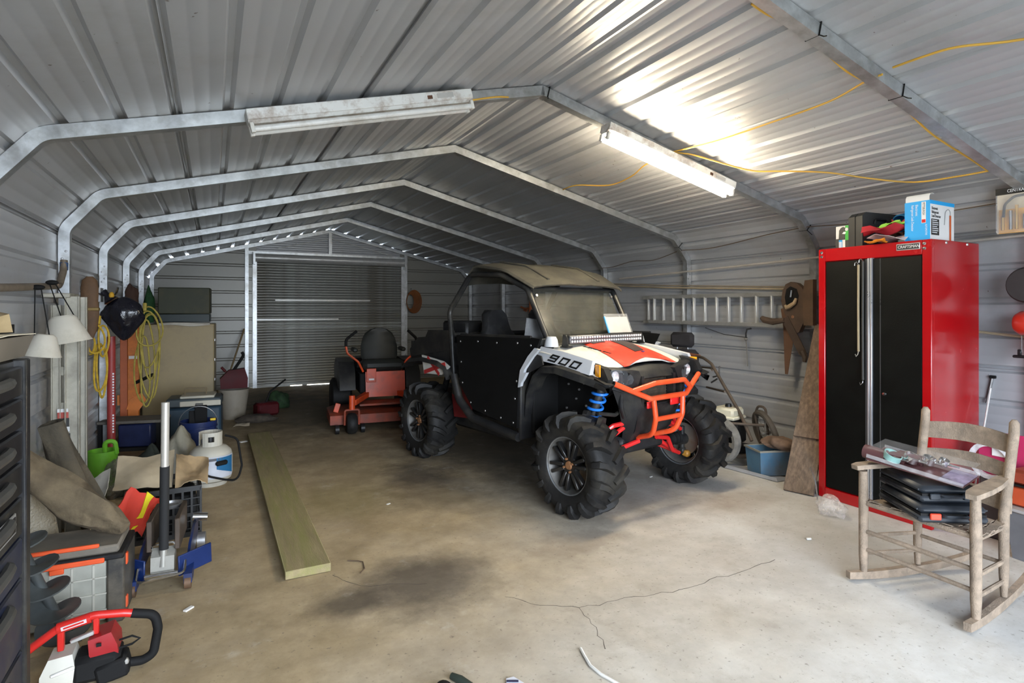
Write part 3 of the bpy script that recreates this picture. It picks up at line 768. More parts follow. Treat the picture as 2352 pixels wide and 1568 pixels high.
# ---- suspension
def susp(sx):
    top = Vector((sx * .44, .11, .955)); bot = Vector((sx * .50, -.045, .44)); d = (bot - top)
    B().cyl(top, top + d * .52, .027, n=12).cyl(top + d * .5, bot, .017, n=10).build('shock_absorber', mat('shock_grey', (.06, .06, .06), .4, .4), utv)
    B().cyl(top - d * .02, top + d * .13, .030, .034, 12).build('shock_reservoir', UB, utv)
    ax = d.normalized(); u = ax.orthogonal().normalized(); v = ax.cross(u); pts = []
    for i in range(81):
        t = i / 80; a = t * 2 * pi * 5.5; pts.append(top + d * (.26 + .55 * t) + (u * cos(a) + v * sin(a)) * .048)
    B().tube(pts, .0095, 7).build('coil_spring', COIL, utv)
    B().tube(fillet([(sx * .20, .10, .575), (sx * .34, .07, .56), (sx * .47, .0, .45)], .04, 4), .016, 8).tube([(sx * .20, .09, .56), (sx * .46, .05, .435)], .016, 8).tube([(sx * .20, -.16, .56), (sx * .46, -.02, .45)], .016, 8).build('upper_arm', UA, utv)
    B().tube(fillet([(sx * .10, .10, .43), (sx * .26, .08, .40), (sx * .36, .05, .285), (sx * .47, .03, .245)], .05, 5), .016, 8).tube(fillet([(sx * .10, .04, .43), (sx * .24, .03, .37), (sx * .47, .02, .245)], .05, 4), .016, 8).tube([(sx * .12, -.2, .42), (sx * .47, 0, .25)], .016, 8).build('lower_arm', UA, utv)
    B().cyl((sx * .15, .0, .40), (sx * .50, .0, .335), .018, n=10).lathe([(.02, 0), (.045, .02), (.04, .04), (.05, .06), (.042, .08), (.05, .10), (.03, .12)], 14, frame((sx * .40, 0, .352), (0, 1, 0), (0, 0, 1)) @ Matrix.Rotation(0 if sx > 0 else pi, 4, 'X')).build('drive_shaft', MATTE, utv)
    B().tube(fillet([(sx * .36, .16, .93), (sx * .335, .14, .70), (sx * .28, .12, .62)], .05, 4), .015, 8).tube([(sx * .22, .06, .66), (sx * .33, .08, .635), (sx * .48, .06, .66)], .014, 8).build('steering_link', UB, utv)
    # rear shock and arm
    B().cyl((sx * .40, -1.85, .90), (sx * .48, -1.95, .42), .028, n=10).build('shock_absorber', MATTE, utv)
    B().tube([(sx * .20, -1.2, .36), (sx * .47, -1.90, .33)], .024, 8).tube([(sx * .15, -1.9, .40), (sx * .48, -1.95, .33)], .018, 8).build('trailing_arm', UB, utv)
both(susp)
# ---- tub, sills, doors
B().box(-.46, .46, -1.72, -.30, .30, .46, .02).box(-.24, .24, -.35, .06, .34, .46, .02).box(-.30, .30, -2.2, -1.6, .36, .62, .03).build('chassis', UB, utv)
B().box(-.56, .56, -.56, -.50, .44, 1.04, .01).build('dash_bulkhead', MATTE, utv)
def doors(sx):
    pl = [(-1.36, 1.14), (-1.31, .735), (-1.12, .55), (-.56, .485), (-.535, .80), (-.475, .915), (-.36, 1.035), (-.30, 1.150), (-.40, 1.155)]
    B().prism(pl, 'x', sx * .655, sx * .675).build('door', DOORB, utv)
    for y, z in ((-1.30, 1.09), (-1.05, 1.10), (-.80, 1.10), (-.55, 1.11), (-.40, 1.10), (-1.27, .75), (-1.15, .60), (-.95, .56), (-.75, .535), (-.60, .52), (-.58, .70), (-.56, .83), (-.42, 1.0), (-1.29, .92)):
        B().lathe([(0, .005), (.007, .003), (.009, 0)], 8, Matrix.Translation((sx * .675, y, z)) @ Matrix.Rotation(R(90) * sx, 4, 'Y')).build('door_rivet', STEEL, utv)
    B().tube([(sx * .67, -1.30, 1.145), (sx * .67, -.40, 1.158)], .011, 8).build('door_top_rail', UB, utv)
    B().tube(fillet([(sx * .66, -1.42, .80), (sx * .66, -1.34, .60), (sx * .66, -1.15, .475), (sx * .66, -.55, .42)], .1, 4), .035, 10).build('sill', UB, utv)
    B().lathe([(.0, .075), (.034, .072), (.045, .05), (.055, 0)], 18, Matrix.Translation((sx * .49, -.385, 1.085))).build('pillar_boot', UG, utv)
    B().beam((sx * .54, -.62, 1.10), (sx * .49, -.40, 1.12), .03, .05, ch=.006).build('pillar_bracket', STEEL, utv)
both(doors)
# tilted clear side deflector inside the near door
df = thing if False else None
B().prism([(0, 0), (.26, 0), (.20, .13), (.02, .16)], 'z', 0, .006).xf(frame((.47, -.72, 1.13), (-.55, .35, .0), (.32, -.2, .9))).build('door_deflector', clear('smoked_deflector', (.03, .03, .03), .5, .3), utv)
# ---- seats
def seat(sx):
    s = bpy.data.objects.new('seat', None); s.empty_display_size = .05; COL.objects.link(s); s.parent = utv; s.location = (sx * .27, -1.05, .46)
    SM = mat('seat_vinyl', (.02, .02, .021), .5, var=.3, dirt=(.07, .065, .055), damt=.4)
    B().obox((0, .12, .14), (.42, .50, .14), Matrix.Rotation(.1, 4, 'X'), .05).build('seat_cushion', SM, s)
    secs = []
    for t, hw in ((0, .20), (.15, .225), (.4, .22), (.58, .20), (.68, .14), (.76, .125), (.84, .115), (.89, .07)):
        c = Vector((0, -.14 - t * .22, .16 + t * .82)); d = .055 if t < .6 else .045
        secs.append([c + Vector((x * hw, yy, 0)) for x, yy in ((-1, -d * .4), (-.9, -d), (0, -d * 1.1), (.9, -d), (1, -d * .4), (1, d * .6), (.85, d * 1.2), (0, d * .7), (-.85, d * 1.2), (-1, d * .6))])
    B().loft(secs).build('seat_back', SM, s, 60)
both(seat)
B().lathe([(.15, -.012), (.162, 0), (.15, .012), (.138, 0)], 24, frame((-.27, -.72, 1.02), (1, 0, 0), (0, .45, .9)), closed=True).build('steering_wheel', BLACK, utv)
# ---- cargo bed, rear wings
bd = B()
bd.prism([(-1.55, 1.06), (-2.02, 1.06), (-2.26, .95), (-2.26, .84), (-1.55, .84)], 'x', -.60, .60)
bd.build('cargo_bed', UB, utv)
bw = B()
for sx in (1, -1): bw.prism([(-1.55, 1.17), (-1.93, 1.165), (-1.98, 1.10), (-2.12, 1.09), (-2.28, .97), (-2.26, .90), (-1.55, 1.0)], 'x', sx * .57, sx * .615)
bw.box(-.6, .6, -2.28, -2.24, .85, 1.05).build('bed_side', UB, utv)
bx_ = B().obox((.35, -1.75, 1.15), (.25, .3, .20), .3, .02).obox((.1, -1.72, 1.13), (.3, .26, .16), .1, .02); bx_.build('bed_box', BLACK, utv)
def wing(sx):
    secs = []
    for y, z in ((-1.50, .80), (-1.56, .88), (-1.70, .915), (-1.96, .93), (-2.2, .90), (-2.32, .84)):
        secs.append([(sx * .45, y, z), (sx * .66, y, z - .015), (sx * .69, y, z - .05), (sx * .665, y, z - .05), (sx * .45, y, z - .03)])
    B().loft(secs).build('rear_wing', UB, utv)
    B().prism([(-1.50, .86), (-1.60, .90), (-1.97, .935), (-1.93, .77), (-1.62, .78)], 'x', sx * .645, sx * .66).build('rear_panel', UW, utv)
    ps = mat('graphic_red', (.45, .03, .03), .45)
    q = B(); m_ = sx * .662
    q.beam((m_, -1.56, .88), (m_, -1.92, .78), .004, .035, up=(0, 0, 1)).beam((m_, -1.66, .78), (m_, -1.86, .92), .004, .03, up=(0, 0, 1)); q.build('rear_graphic', ps, utv)
    B().prism([(-1.38, .66), (-1.38, .42), (-1.62, .40), (-1.66, .60), (-1.55, .70)], 'x', sx * .50, sx * .53).build('engine_cover', mat('engine_cover_red', (.16, .012, .012), .5, var=.3), utv)
both(wing)
# ---- light bar on the bonnet
lb = bpy.data.objects.new('light_bar', None); lb.empty_display_size = .05; COL.objects.link(lb); lb.parent = utv; lb.location = (0, -.30, 1.135)
B().box(-.415, .415, -.035, .022, -.034, .034, .006).build('bar_housing', BLACK, lb)
B().box(-.405, .405, .018, .0235, -.028, .028, .002).build('bar_face', mat('lamp_reflector_grey', (.35, .35, .36), .3, .8), lb)
led = B()
for r in (-1, 1):
    for k in range(30): led.ball((-.385 + k * .0266, .026, r * .0135), (.0085, .006, .0085), 8, 5)
tag(led.build('led_lens', mat('led_lens', (.85, .86, .88), .1, .3, var=.05), lb), kind='stuff')
fn = B()
for k in range(40): fn.box(-.40 + k * .0205, -.392 + k * .0205, -.050, -.033, -.03, .036)
fn.build('cooling_fins', BLACK, lb)
for sx in (1, -1):
    B().prism([(-.045, -.055), (.03, -.055), (.02, -.03), (.018, .01), (.0, .036), (-.03, .02), (-.035, -.03)], 'x', sx * .418, sx * .43).obox((sx * .41, -.01, -.052), (.06, .07, .008)).build('bar_bracket', BLACK, lb)
# ------------------------------------------------------------------ red steel locker and what stands on it
LOCKR = mat('locker_red_gloss', (.36, .0015, .004), .24, var=.05, coat=.3)
LOCKB = mat('locker_black_crackle', (.0025, .003, .0025), .5, var=.3, bump=.08, bscale=120, spec=.18)
lk = thing('tool_locker', 'tall red steel locker with two black doors and a silver centre strip', 'locker', (4.105, 2.305, 0))
# local: front face at x=-.195 (faces the room), y 0.39 far .. -.36 near, height 1.79
B().box(-.17, .37, -.36, .385, 0.02, 1.79, .004).build('body', LOCKR, lk)
B().box(-.195, -.165, -.36, -.305, 0.0, 1.79, .004).build('front_stile', LOCKR, lk)
B().box(-.195, -.165, .335, .385, 0.0, 1.79, .004).build('front_stile', LOCKR, lk)
B().box(-.195, -.165, -.305, .335, 1.70, 1.79, .003).build('front_rail', LOCKR, lk)
B().box(-.195, -.165, -.305, .335, 0.0, .075, .003).build('front_rail', LOCKR, lk)
d1 = B().box(-.188, -.165, .03, .332, .08, 1.695, .003).build('door', LOCKB, lk)
d2 = B().box(-.188, -.165, -.302, .0, .08, 1.695, .003).build('door', LOCKB, lk)
B().box(-.190, -.186, -.052, -.047, .08, 1.695).build('door_crease', mat('dark_edge', (.05, .05, .05), .3), d2)
SILV = mat('satin_alu_strip', (.58, .60, .63), .3, .7, var=.05)
B().box(-.2, -.165, .0, .013, .08, 1.70, .002).build('handle_strip', SILV, lk)
B().box(-.2, -.165, .017, .030, .08, 1.70, .002).build('handle_strip', SILV, lk)
B().box(-.194, -.165, .03, .045, .08, 1.695).build('door_lip', mat('dark_groove', (.06, .06, .065), .4), d1)
B().lathe([(.0, .01), (.010, .009), (.013, 0)], 14, Matrix.Translation((-.188, -.075, .80)) @ Matrix.Rotation(R(-90), 4, 'Y')).build('lock', CHROME, d2)
for y, z in ((.36, 1.765), (.36, 1.735), (-.318, 1.765), (-.318, 1.735)):
    B().lathe([(0, .006), (.008, .005), (.011, 0)], 10, Matrix.Translation((-.195, y, z)) @ Matrix.Rotation(R(-90), 4, 'Y')).build('bolt', CHROME, lk)
for x in (-.03, .22):
    B().lathe([(0, .006), (.008, .005), (.011, 0)], 10, Matrix.Translation((x, -.36, 1.775)) @ Matrix.Rotation(R(90), 4, 'X')).build('bolt', CHROME, lk)
bd_ = B().box(-.199, -.194, -.295, -.155, 1.733, 1.775, .002).build('badge', mat('badge_silver', (.6, .6, .6), .3, .6), lk)
B().box(-.2005, -.1985, -.290, -.160, 1.738, 1.770).build('badge_plate', mat('badge_black', (.02, .02, .02), .4), bd_)
text('CRAFTSMAN', 'badge_lettering', frame((-.2012, -.165, 1.746), (0, -1, 0), (0, 0, 1)), bd_, mat('badge_white', (.8, .8, .8), .4), .026, .1, xs=.86)
# hanging hooks on the locker front
def rod(name, label, y, z0, z1, m, hookm):
    t = thing(name, label, 'bungee cord', (3.90, 2.305 + y, z0))
    B().tube([(0, 0, 0), (.004, .004, (z1 - z0) * .5), (0, 0, z1 - z0)], .0075, 8).build('cord', m, t)
    B().tube([(0, 0, z1 - z0), (-.006, .010, z1 - z0 + .02), (-.006, .022, z1 - z0 + .012), (-.006, .024, z1 - z0 - .005)], .003, 6).build('hook', hookm, t)
    B().tube([(0, 0, .0), (-.008, .0, -.02), (-.008, .012, -.035), (-.004, .02, -.02)], .003, 6).build('hook', hookm, t)
rod('bungee_cord', 'tan bungee cord hanging on the black door of the red locker', .085, 1.07, 1.66, mat('tan_cord', (.33, .27, .17), .8), STEEL)
rod('bungee_cord', 'long dark grey bungee cord beside the locker centre strip', .055, .88, 1.68, mat('grey_cord', (.05, .05, .048), .8), CHROME)
# things on top (z = 1.79)
ZT = 1.791
GB = mat('box_blue', (.015, .36, .78), .5, var=.04); GW = mat('box_white', (.74, .74, .73), .55, var=.03)
bx = thing('detector_box', 'blue and white carton of a refrigerant leak detector on the red locker', 'box', (4.09, 2.045, ZT), R(2))
B().box(-.15, .15, -.07, .075, 0, .245, .002).build('carton', GW, bx)
B().box(-.1515, -.150, -.07, .075, .0, .245).build('blue_face', GB, bx)
B().box(-.15, .15, -.0715, -.070, .222, .245).build('blue_band', GB, bx)
B().sheet([[(-.15 + dx, y, .245 + dz) for y in (-.065, .07)] for dx, dz in ((0, 0), (.0, .025), (.012, .042), (.035, .048), (.06, .044))], .002).build('flap', GW, bx)
B().box(-.14, -.045, -.0722, -.0715, .03, .13).build('black_panel', mat('print_black', (.03, .03, .03), .5), bx)
PB = mat('print_dark', (.08, .08, .08), .6); PW = mat('print_white', (.8, .82, .85), .5)
for i, w in enumerate(('Electronic', 'Refrigerant', 'Leak Detector')):
    text(w, 'lettering', frame((-.135, -.0718, .188 - .024 * i), (1, 0, 0), (0, 0, 1)), bx, PB, .026, xs=.72)
for i in range(7):
    B().box(-.132, -.132 + (.075 if i % 3 else .06), -.0728, -.0722, .118 - .0125 * i, .1225 - .0125 * i).build('print_line', PW, bx)
for i, w in enumerate(('Electronic', 'Refrigerant Leak Detector')):
    text(w, 'lettering', frame((-.1522, .012 + .024 * i, .225), (0, 0, -1), (0, -1, 0)), bx, PW, .022, xs=.70 if i else .8)
B().box(-.1525, -.1515, -.047, -.022, .105, .238).build('white_strip', GW, bx)
text('PITTSBURGH', 'lettering', frame((-.1529, -.028, .234), (0, 0, -1), (0, -1, 0)), bx, PB, .019, xs=.72)
text('AUTOMOTIVE', 'lettering', frame((-.1522, -.043, .098), (0, 0, -1), (0, -1, 0)), bx, PW, .016, xs=.68)
B().box(-.1529, -.1524, -.045, -.024, .108, .128).build('red_mark', RED, bx)
B().box(.085, .105, -.0735, -.0715, .0, .165, .001).build('tool_picture', mat('print_orange', (.55, .10, .02), .5), bx)
B().tube(fillet([(.095, -.0725, .165), (.095, -.0725, .19), (.07, -.0725, .205), (.03, -.0725, .185), (.02, -.0725, .10)], .03, 4), .0022, 5).build('tool_picture', mat('print_grey', (.3, .3, .3), .5), bx)
cp = B(); cp.lathe([(.005, .10), (.05, .095), (.085, .06), (.09, 0), (.082, 0), (.075, .05), (.005, .085)], 20)
cp.xf(Matrix.Translation((4.13, 2.235, ZT + .12)) @ Matrix.Rotation(R(70), 4, 'Y') @ Matrix.Rotation(R(20), 4, 'X'))
solo('cap', 'blue cap wedged behind the leak detector carton', 'cap', cp, mat('cap_blue', (.01, .17, .42), .7))
cs = thing('tool_case', 'black moulded plastic case standing on the red locker', 'case', (4.11, 2.42, ZT), R(-14))
CSM = mat('case_black', (.02, .021, .022), .5, var=.15, bump=.05, bscale=80)
pf = [(-.145, 0), (-.145, .21), (-.115, .235), (.145, .225), (.155, .21), (.155, 0)]
B().prism(pf, 'y', -.06, -.004).build('half_shell', CSM, cs); B().prism(pf, 'y', .004, .06).build('half_shell', CSM, cs)
B().prism([(a * .985, b * .985) for a, b in pf], 'y', -.0041, .0041).build('seam', MATTE, cs)
B().tube(fillet([(-.05, -.064, .155), (-.045, -.066, .185), (.05, -.066, .182), (.055, -.064, .152)], .012, 3), .008, 8).build('handle_recess', BLACK, cs)
b1 = thing('wax_carton', 'small carton printed with a black, green and blue picture at the locker corner', 'box', (4.06, 2.575, ZT), R(-6))
KB = mat('print_black', (.03, .03, .03), .5)
B().box(-.04, .04, -.055, .055, 0, .165, .002).build('carton', GW, b1)
B().box(-.0415, -.040, .028, .0555, .0, .075).build('dark_patch', KB, b1)
B().box(-.0415, -.040, -.0555, -.022, .06, .165).build('green_patch', mat('print_green', (.04, .50, .06), .5), b1)
B().box(-.0415, -.040, -.0555, -.022, .0, .06).build('dark_patch', KB, b1)
B().box(-.0420, -.040, .002, .028, .0, .066).build('blue_patch', GB, b1)
B().prism([(.030, .065), (-.020, .065), (-.022, .15), (-.005, .158), (.012, .152), (.026, .135)], 'x', -.0425, -.040).build('bottle_picture', KB, b1)
B().prism([(.002, .108), (-.022, .104), (-.030, .118), (-.012, .122)], 'x', -.0432, -.0425).build('white_patch', PW, b1)
B().cyl((-.0432, -.034, .137), (-.0415, -.034, .137), .012, n=16).build('round_badge', PW, b1)
for k in range(4): B().box(-.0426, -.0420, .006 + .006 * k, .0095 + .006 * k, .006, .052).build('print_mark', PW, b1)
def rag(name, label, cat, c, size, m, seed, n=16, lump=.35, flat=True):
    r_ = random.Random(seed); b = B(); ph = [(r_.uniform(0, 6.3), r_.uniform(.6, 1.4), r_.randint(2, 5)) for _ in range(6)]
    vs = []; m_ = 9
    rows = []
    b.ball((0, 0, 0), 1, n * 2, m_ * 2); out = []
    for v in b.v:
        a = math.atan2(v.y, v.x); k = 1 + lump * sum(sin(q[2] * a + q[0] + v.z * 3 * q[1]) for q in ph) / 6 + lump * .6 * sin(7 * a + v.z * 9 + seed)* .3
        z = v.z * (1 + lump * .5 * sin(5 * v.x + seed) * cos(4 * v.y))
        if flat: z = max(z, -.62)
        out.append(Vector((c[0] + v.x * k * size[0], c[1] + v.y * k * size[1], c[2] + (z + (.62 if flat else 0)) * size[2])))
    b.v = out
    return solo(name, label, cat, b, m, 70)
rb_ = thing('packet_heap', 'heap of red and lime sweet-wrapper packets beside the black case', 'packets', (4.0, 2.235, ZT))
def crumple(name, c, s, m, par, seed, rot=0):
    r_ = random.Random(seed); g = []
    for i in range(7):
        row = []
        for j in range(6):
            u, v = i / 6 - .5, j / 5 - .5
            p = Vector((u * s[0], v * s[1], s[2] * (sin(6 * u + seed) * cos(5 * v + seed * 2) * .5 + r_.uniform(-.25, .25))))
            row.append(Matrix.Rotation(rot, 3, 'Z') @ p + Vector(c))
        g.append(row)
    return B().sheet(g, .002).build(name, m, par, 50)
crumple('white_packet', (-.02, -.02, .04), (.16, .24, .06), mat('packet_white', (.55, .53, .58), .5), rb_, 1)
crumple('red_packet', (-.05, .02, .095), (.14, .24, .06), mat('packet_red', (.5, .03, .04), .35), rb_, 2, .4)
crumple('brown_packet', (.01, -.01, .07), (.10, .14, .04), mat('packet_brown', (.12, .06, .03), .5), rb_, 3, .2)
crumple('lime_packet', (-.04, -.03, .125), (.07, .17, .03), mat('packet_lime', (.35, .75, .10), .5), rb_, 4, -.3)
crumple('red_packet', (.04, -.05, .13), (.08, .10, .05), mat('packet_red', (.5, .03, .04), .35), rb_, 5, .2)
crumple('orange_fringe', (-.10, .04, .018), (.06, .12, .03), mat('fringe_orange', (.75, .25, .01), .8), rb_, 6)

# ------------------------------------------------------------------ right wall: ladder, rods, saws, boards
ld = thing('extension_ladder', 'long aluminium extension ladder hung flat on the right wall', 'ladder', (4.58, 4.1, 1.21))
for dx, y0, y1, zb, zt in ((0, -1.25, 1.2, 0, .285), (.055, -1.25, 1.36, -.005, .28)):
    for z in (zb, zt):
        B().beam((dx, y0, z), (dx, y1, z), .028, .04, ch=.003).build('rail', ALU, ld)
rung = B().beam((0, 0, .012), (0, 0, .275), .032, .022, up=(0, 1, 0), ch=.004).mesh('rung'); rung.materials.append(mat('rung_alu', (.66, .66, .64), .4, .4, var=.1))
for i in range(9): inst(rung, 'rung', ld, Matrix.Translation((0, 1.107 - i * .1565, 0)))
for i in range(5): inst(rung, 'rung', ld, Matrix.Translation((0, -.32 - i * .17, 0)))
for i in range(1): inst(rung, 'rung', ld, Matrix.Translation((.055, 1.27, 0)))
hk = thing('ladder_strap', 'dark rope loop holding up the wall ladder', 'rope', (4.60, 3.86, .80))
B().tube([(0, 0, .37), (-.01, .04, .36), (-.012, .05, .32), (0, .06, .27)], .009, 6).build('loop', mat('strap_dark', (.03, .03, .03), .8), hk)
B().tube([(0, .06, .27), (.02, .062, .10), (.03, .065, 0)], .006, 6).build('tail', mat('rope_grey', (.2, .19, .17), .8), hk)
B().ball((0, .06, .265), .016).build('knot', mat('rope_grey', (.2, .19, .17), .8), hk)
B().tube([(.02, .06, .28), (.02, .35, .30), (.02, .60, .36)], .004, 5).build('line', mat('strap_dark', (.03, .03, .03), .8), hk)
ROD = mat('weathered_rod', (.48, .44, .39), .7, var=.2)
solo('conduit_rod', 'pale grey conduit rod fixed high along the right wall posts', 'rod', B().cyl((4.615, 1.3, 1.842), (4.615, 5.9, 1.745), .0095, n=8), ROD)
solo('bamboo_pole', 'long tan cane pole resting just above the wall ladder', 'pole', B().tube([(4.60, 6.3, 1.68), (4.60, 5.0, 1.60), (4.59, 3.30, 1.532)], .009, 8), mat('tan_cane', (.36, .29, .19), .7, var=.2))
solo('bamboo_pole', 'thinner brown cane pole crossing behind the tan one above the ladder', 'pole', B().tube([(4.625, 6.3, 1.70), (4.62, 5.0, 1.625), (4.61, 3.30, 1.55)], .007, 8), mat('brown_cane', (.25, .20, .14), .7, var=.2))
solo('garden_cane', 'short pale cane on the wall behind the red engine unit', 'cane', B().tube([(4.63, 2.2, 1.222), (4.62, 1.72, 1.175)], .009, 6), mat('tan_cane', (.36, .29, .19), .7))
# old saws and leather sheath on a nail
OLDW = mat('old_brown_leather', (.080, .050, .031), .8, var=.3, scale=12, dirt=(.05, .033, .024), damt=.5, bump=.3, bscale=40)
sh = thing('saw_sheath', 'worn brown hooded sheath with a pale saw handle inside, hung beyond the ladder end', 'sheath', (4.47, 3.30, 1.16))
def yzprism(poly, x0, x1): return B().prism(poly, 'x', x0, x1)
oval = [(.115, .27), (.10, .36), (.07, .415), (.02, .435), (-.04, .42), (-.09, .38), (-.115, .31), (-.115, .20), (-.10, .08), (-.06, 0), (-.02, -.01), (.03, .06), (.085, .17)]
yzprism(oval, -.02, .03).build('sheath_body', OLDW, sh)
B().prism([(.075, .30), (.06, .37), (.02, .395), (-.04, .37), (-.06, .31), (-.04, .24), (.01, .20), (.06, .22)], 'x', -.024, -.018).build('opening', MATTE, sh)
hb = B()
hb.tube([(-.035, .06, .23), (-.04, .045, .21), (-.04, .01, .225), (-.038, -.03, .25), (-.036, -.045, .29)], [.012, .018, .02, .017, .012], 8)
hb.build('saw_handle', mat('pale_worn_wood', (.38, .28, .16), .7, var=.2), sh)
B().tube([(-.035, .005, .30), (-.03, .0, .36)], .010, 8).build('rivet_tube', CHROME, sh)
B().lathe([(0, .004), (.012, .003), (.015, 0)], 12, Matrix.Translation((-.02, .0, .13)) @ Matrix.Rotation(R(-90), 4, 'Y')).build('stud', mat('copper_stud', (.3, .15, .08), .5, .4), sh)
s1 = thing('hand_saw', 'rusty tapered hand saw blade hanging point down beside the board', 'saw', (4.52, 3.40, .78))
B().prism([(.0, 0), (.028, 0), (.045, .42), (.07, .58), (-.06, .62), (-.09, .50)], 'x', -.002, .002).build('blade', mat('rust_blade', (.16, .085, .05), .75, .3, var=.25, dirt=(.09, .045, .025), damt=.4), s1)
s2 = thing('hand_saw', 'dark hand saw slung diagonally across the brown sheath', 'saw', (4.44, 3.25, .88))
B().beam((0, .12, .40), (0, -.055, .10), .07, .006, up=(1, 0, 0)).build('blade', mat('dark_rust', (.075, .05, .035), .8, .2, var=.3), s2)
B().tube([(0, -.05, .12), (0, -.075, .07), (0, -.07, .03)], [.026, .024, .016], 8).build('handle', mat('dark_wood_handle', (.06, .04, .028), .7), s2)
B().tube([(0, .12, .38), (0, .24, .365), (0, .33, .38), (0, .36, .40)], [.022, .03, .03, .02], 8).build('grip', OLDW, s2)
OLDP = mat('weathered_plank', (.17, .12, .083), .85, var=.45, scale=5, stretch=(9, 9, .6), dirt=(.10, .075, .055), dscale=3, damt=.5, bump=.3, bscale=20)
pl = thing('leaning_board', 'tall weathered brown board leaning on the wall beside the locker', 'board', (3.83, 2.79, 0))
m_ = frame((0, 0, 0), (.30, -.95, 0), (.62, .36, 1.21))
B().box(-.105, .105, 0, 1.40, 0, .022, .002).xf(m_).build('plank', OLDP, pl)
B().box(-.10, .11, .42, .47, .022, .040, .002).xf(m_).build('batten', OLDP, pl)
blk_ = B().prism([(3.09, 1.22), (3.175, 1.22), (3.185, 1.48), (3.165, 1.60), (3.09, 1.605)], 'x', 4.42, 4.47)
solo('wood_block', 'dark brown wooden bracket between the sheath and the red locker', 'bracket', blk_, mat('dark_board', (.10, .062, .035), .8, var=.3))

# ------------------------------------------------------------------ tiller, wheelbarrow wheel, seat, bin by the right wall
tl = thing('garden_tiller', 'old tiller with cream engine cover and long rusty handlebars behind the front wheel', 'tiller', (4.15, 3.75, 0))
W0 = Vector((4.15, 3.75, 0))
def tb(pts, r, name, m, par, n=8): return B().tube([Vector(p) - W0 for p in pts], r, n).build(name, m, par)
HB = mat('handlebar_brown', (.10, .075, .055), .6, .4, var=.3)
tb(fillet([(4.25, 4.30, .90), (4.22, 4.10, .885), (4.20, 3.98, .84), (4.16, 3.60, .42), (4.12, 3.45, .22)], .10, 4), .014, 'handlebar', HB, tl)
tb([(4.25, 4.36, .902), (4.24, 4.17, .893)], .019, 'grip', mat('grip_rust', (.22, .075, .035), .7), tl)
tb(fillet([(4.36, 4.42, .77), (4.22, 4.0, .795), (4.18, 3.95, .78)], .04, 3), .009, 'crosspiece', HB, tl)
tb([(4.42, 4.25, .57), (4.16, 3.78, .60)], .010, 'crosspiece', HB, tl)
tb([(4.30, 4.05, .70), (4.24, 3.92, .73), (4.22, 3.90, .82)], .008, 'crank', STEEL, tl)
tb([(4.33, 4.1, .64), (4.26, 3.95, .70)], .009, 'crank', STEEL, tl)
eng = B().obox((.0, -.02, .43), (.20, .20, .085), .2, .02).obox((.0, -.02, .385), (.22, .23, .03), .2, .01); eng.build('engine_cover', mat('cream_enamel', (.66, .62, .47), .5, dirt=(.3, .25, .15), damt=.3), tl)
B().lathe([(0, .03), (.025, .028), (.03, 0)], 14, Matrix.Translation((0, -.02, .472))).build('fuel_cap', BLACK, tl)
B().obox((.02, -.05, .26), (.18, .18, .20), .2, .02).obox((.0, -.22, .12), (.10, .20, .10), .1, .01).build('engine_block', MATTE, tl)
tb([(3.98, 3.62, .36), (4.25, 3.43, .345)], .012, 'strut', HB, tl)
tb([(4.02, 3.72, .10), (4.06, 3.55, .075), (4.09, 3.47, .09)], .02, 'skid_bar', HB, tl)
GW_ = mat('grey_tyre', (.17, .16, .14), .8, var=.3, scale=20)
def spoked(name, c, r, rt, axis, par, m, spokes=True):
    c = Vector(c); mm = Matrix.Translation(c) @ Vector((0, 0, 1)).rotation_difference(Vector(axis)).to_matrix().to_4x4()
    prof = [(r + rt * cos(a), rt * sin(a)) for a in [2 * pi * k / 8 for k in range(8)]]
    w = B().lathe(prof, 32, mm, closed=True).build(name, m, par)
    if spokes:
        s_ = B()
        for k in range(16):
            a = 2 * pi * k / 16; s_.tube([mm @ Vector((0, 0, .02 if k % 2 else -.02)), mm @ Vector((r * cos(a), r * sin(a), 0))], .0018, 4)
        s_.cyl(mm @ Vector((0, 0, -.04)), mm @ Vector((0, 0, .04)), .018, n=10); tag(s_.build('wheel_spokes', STEEL, w), kind='stuff')
    return w
spoked('tiller_tyre', Vector((3.95, 3.66, .21)) - W0, .165, .04, (.9, .25, 0), tl, GW_, False)
cw = thing('cultivator', 'high wheel cultivator with a spoked tyre leaning by the blue bin', 'cultivator', (4.36, 3.50, 0))
spoked('wheel', (0, 0, .255), .185, .028, (.85, -.4, .25), cw, mat('brown_tyre', (.09, .075, .06), .8, var=.3))
B().tube(fillet([(.02, .05, .05), (-.02, .10, .40), (-.03, .06, .49), (-.03, -.02, .49), (-.02, -.04, .25)], .04, 4), .011, 8).build('fork', HB, cw)
B().tube([(-.02, .07, .02), (-.10, -.12, .06)], .014, 8).build('tine_bar', RUST, cw)
bn = thing('blue_bin', 'dirty blue plastic bin with a brown rag over the rim', 'bin', (4.06, 3.24, .012), R(-20))
def taper(w0, d0, w1, d1, h, t=.006):
    b = B(); L0 = [(-w0, -d0, 0), (w0, -d0, 0), (w0, d0, 0), (-w0, d0, 0)]; L1 = [(-w1, -d1, h), (w1, -d1, h), (w1, d1, h), (-w1, d1, h)]
    I1 = [(-w1 + t, -d1 + t, h), (w1 - t, -d1 + t, h), (w1 - t, d1 - t, h), (-w1 + t, d1 - t, h)]; I0 = [(-w0 + t, -d0 + t, t * 2), (w0 - t, -d0 + t, t * 2), (w0 - t, d0 - t, t * 2), (-w0 + t, d0 - t, t * 2)]
    return b.loft([L0, L1, I1, I0])
taper(.12, .10, .135, .115, .20).build('bin_body', mat('bin_blue', (.08, .19, .30), .6, var=.2, dirt=(.12, .11, .10), damt=.5), bn)
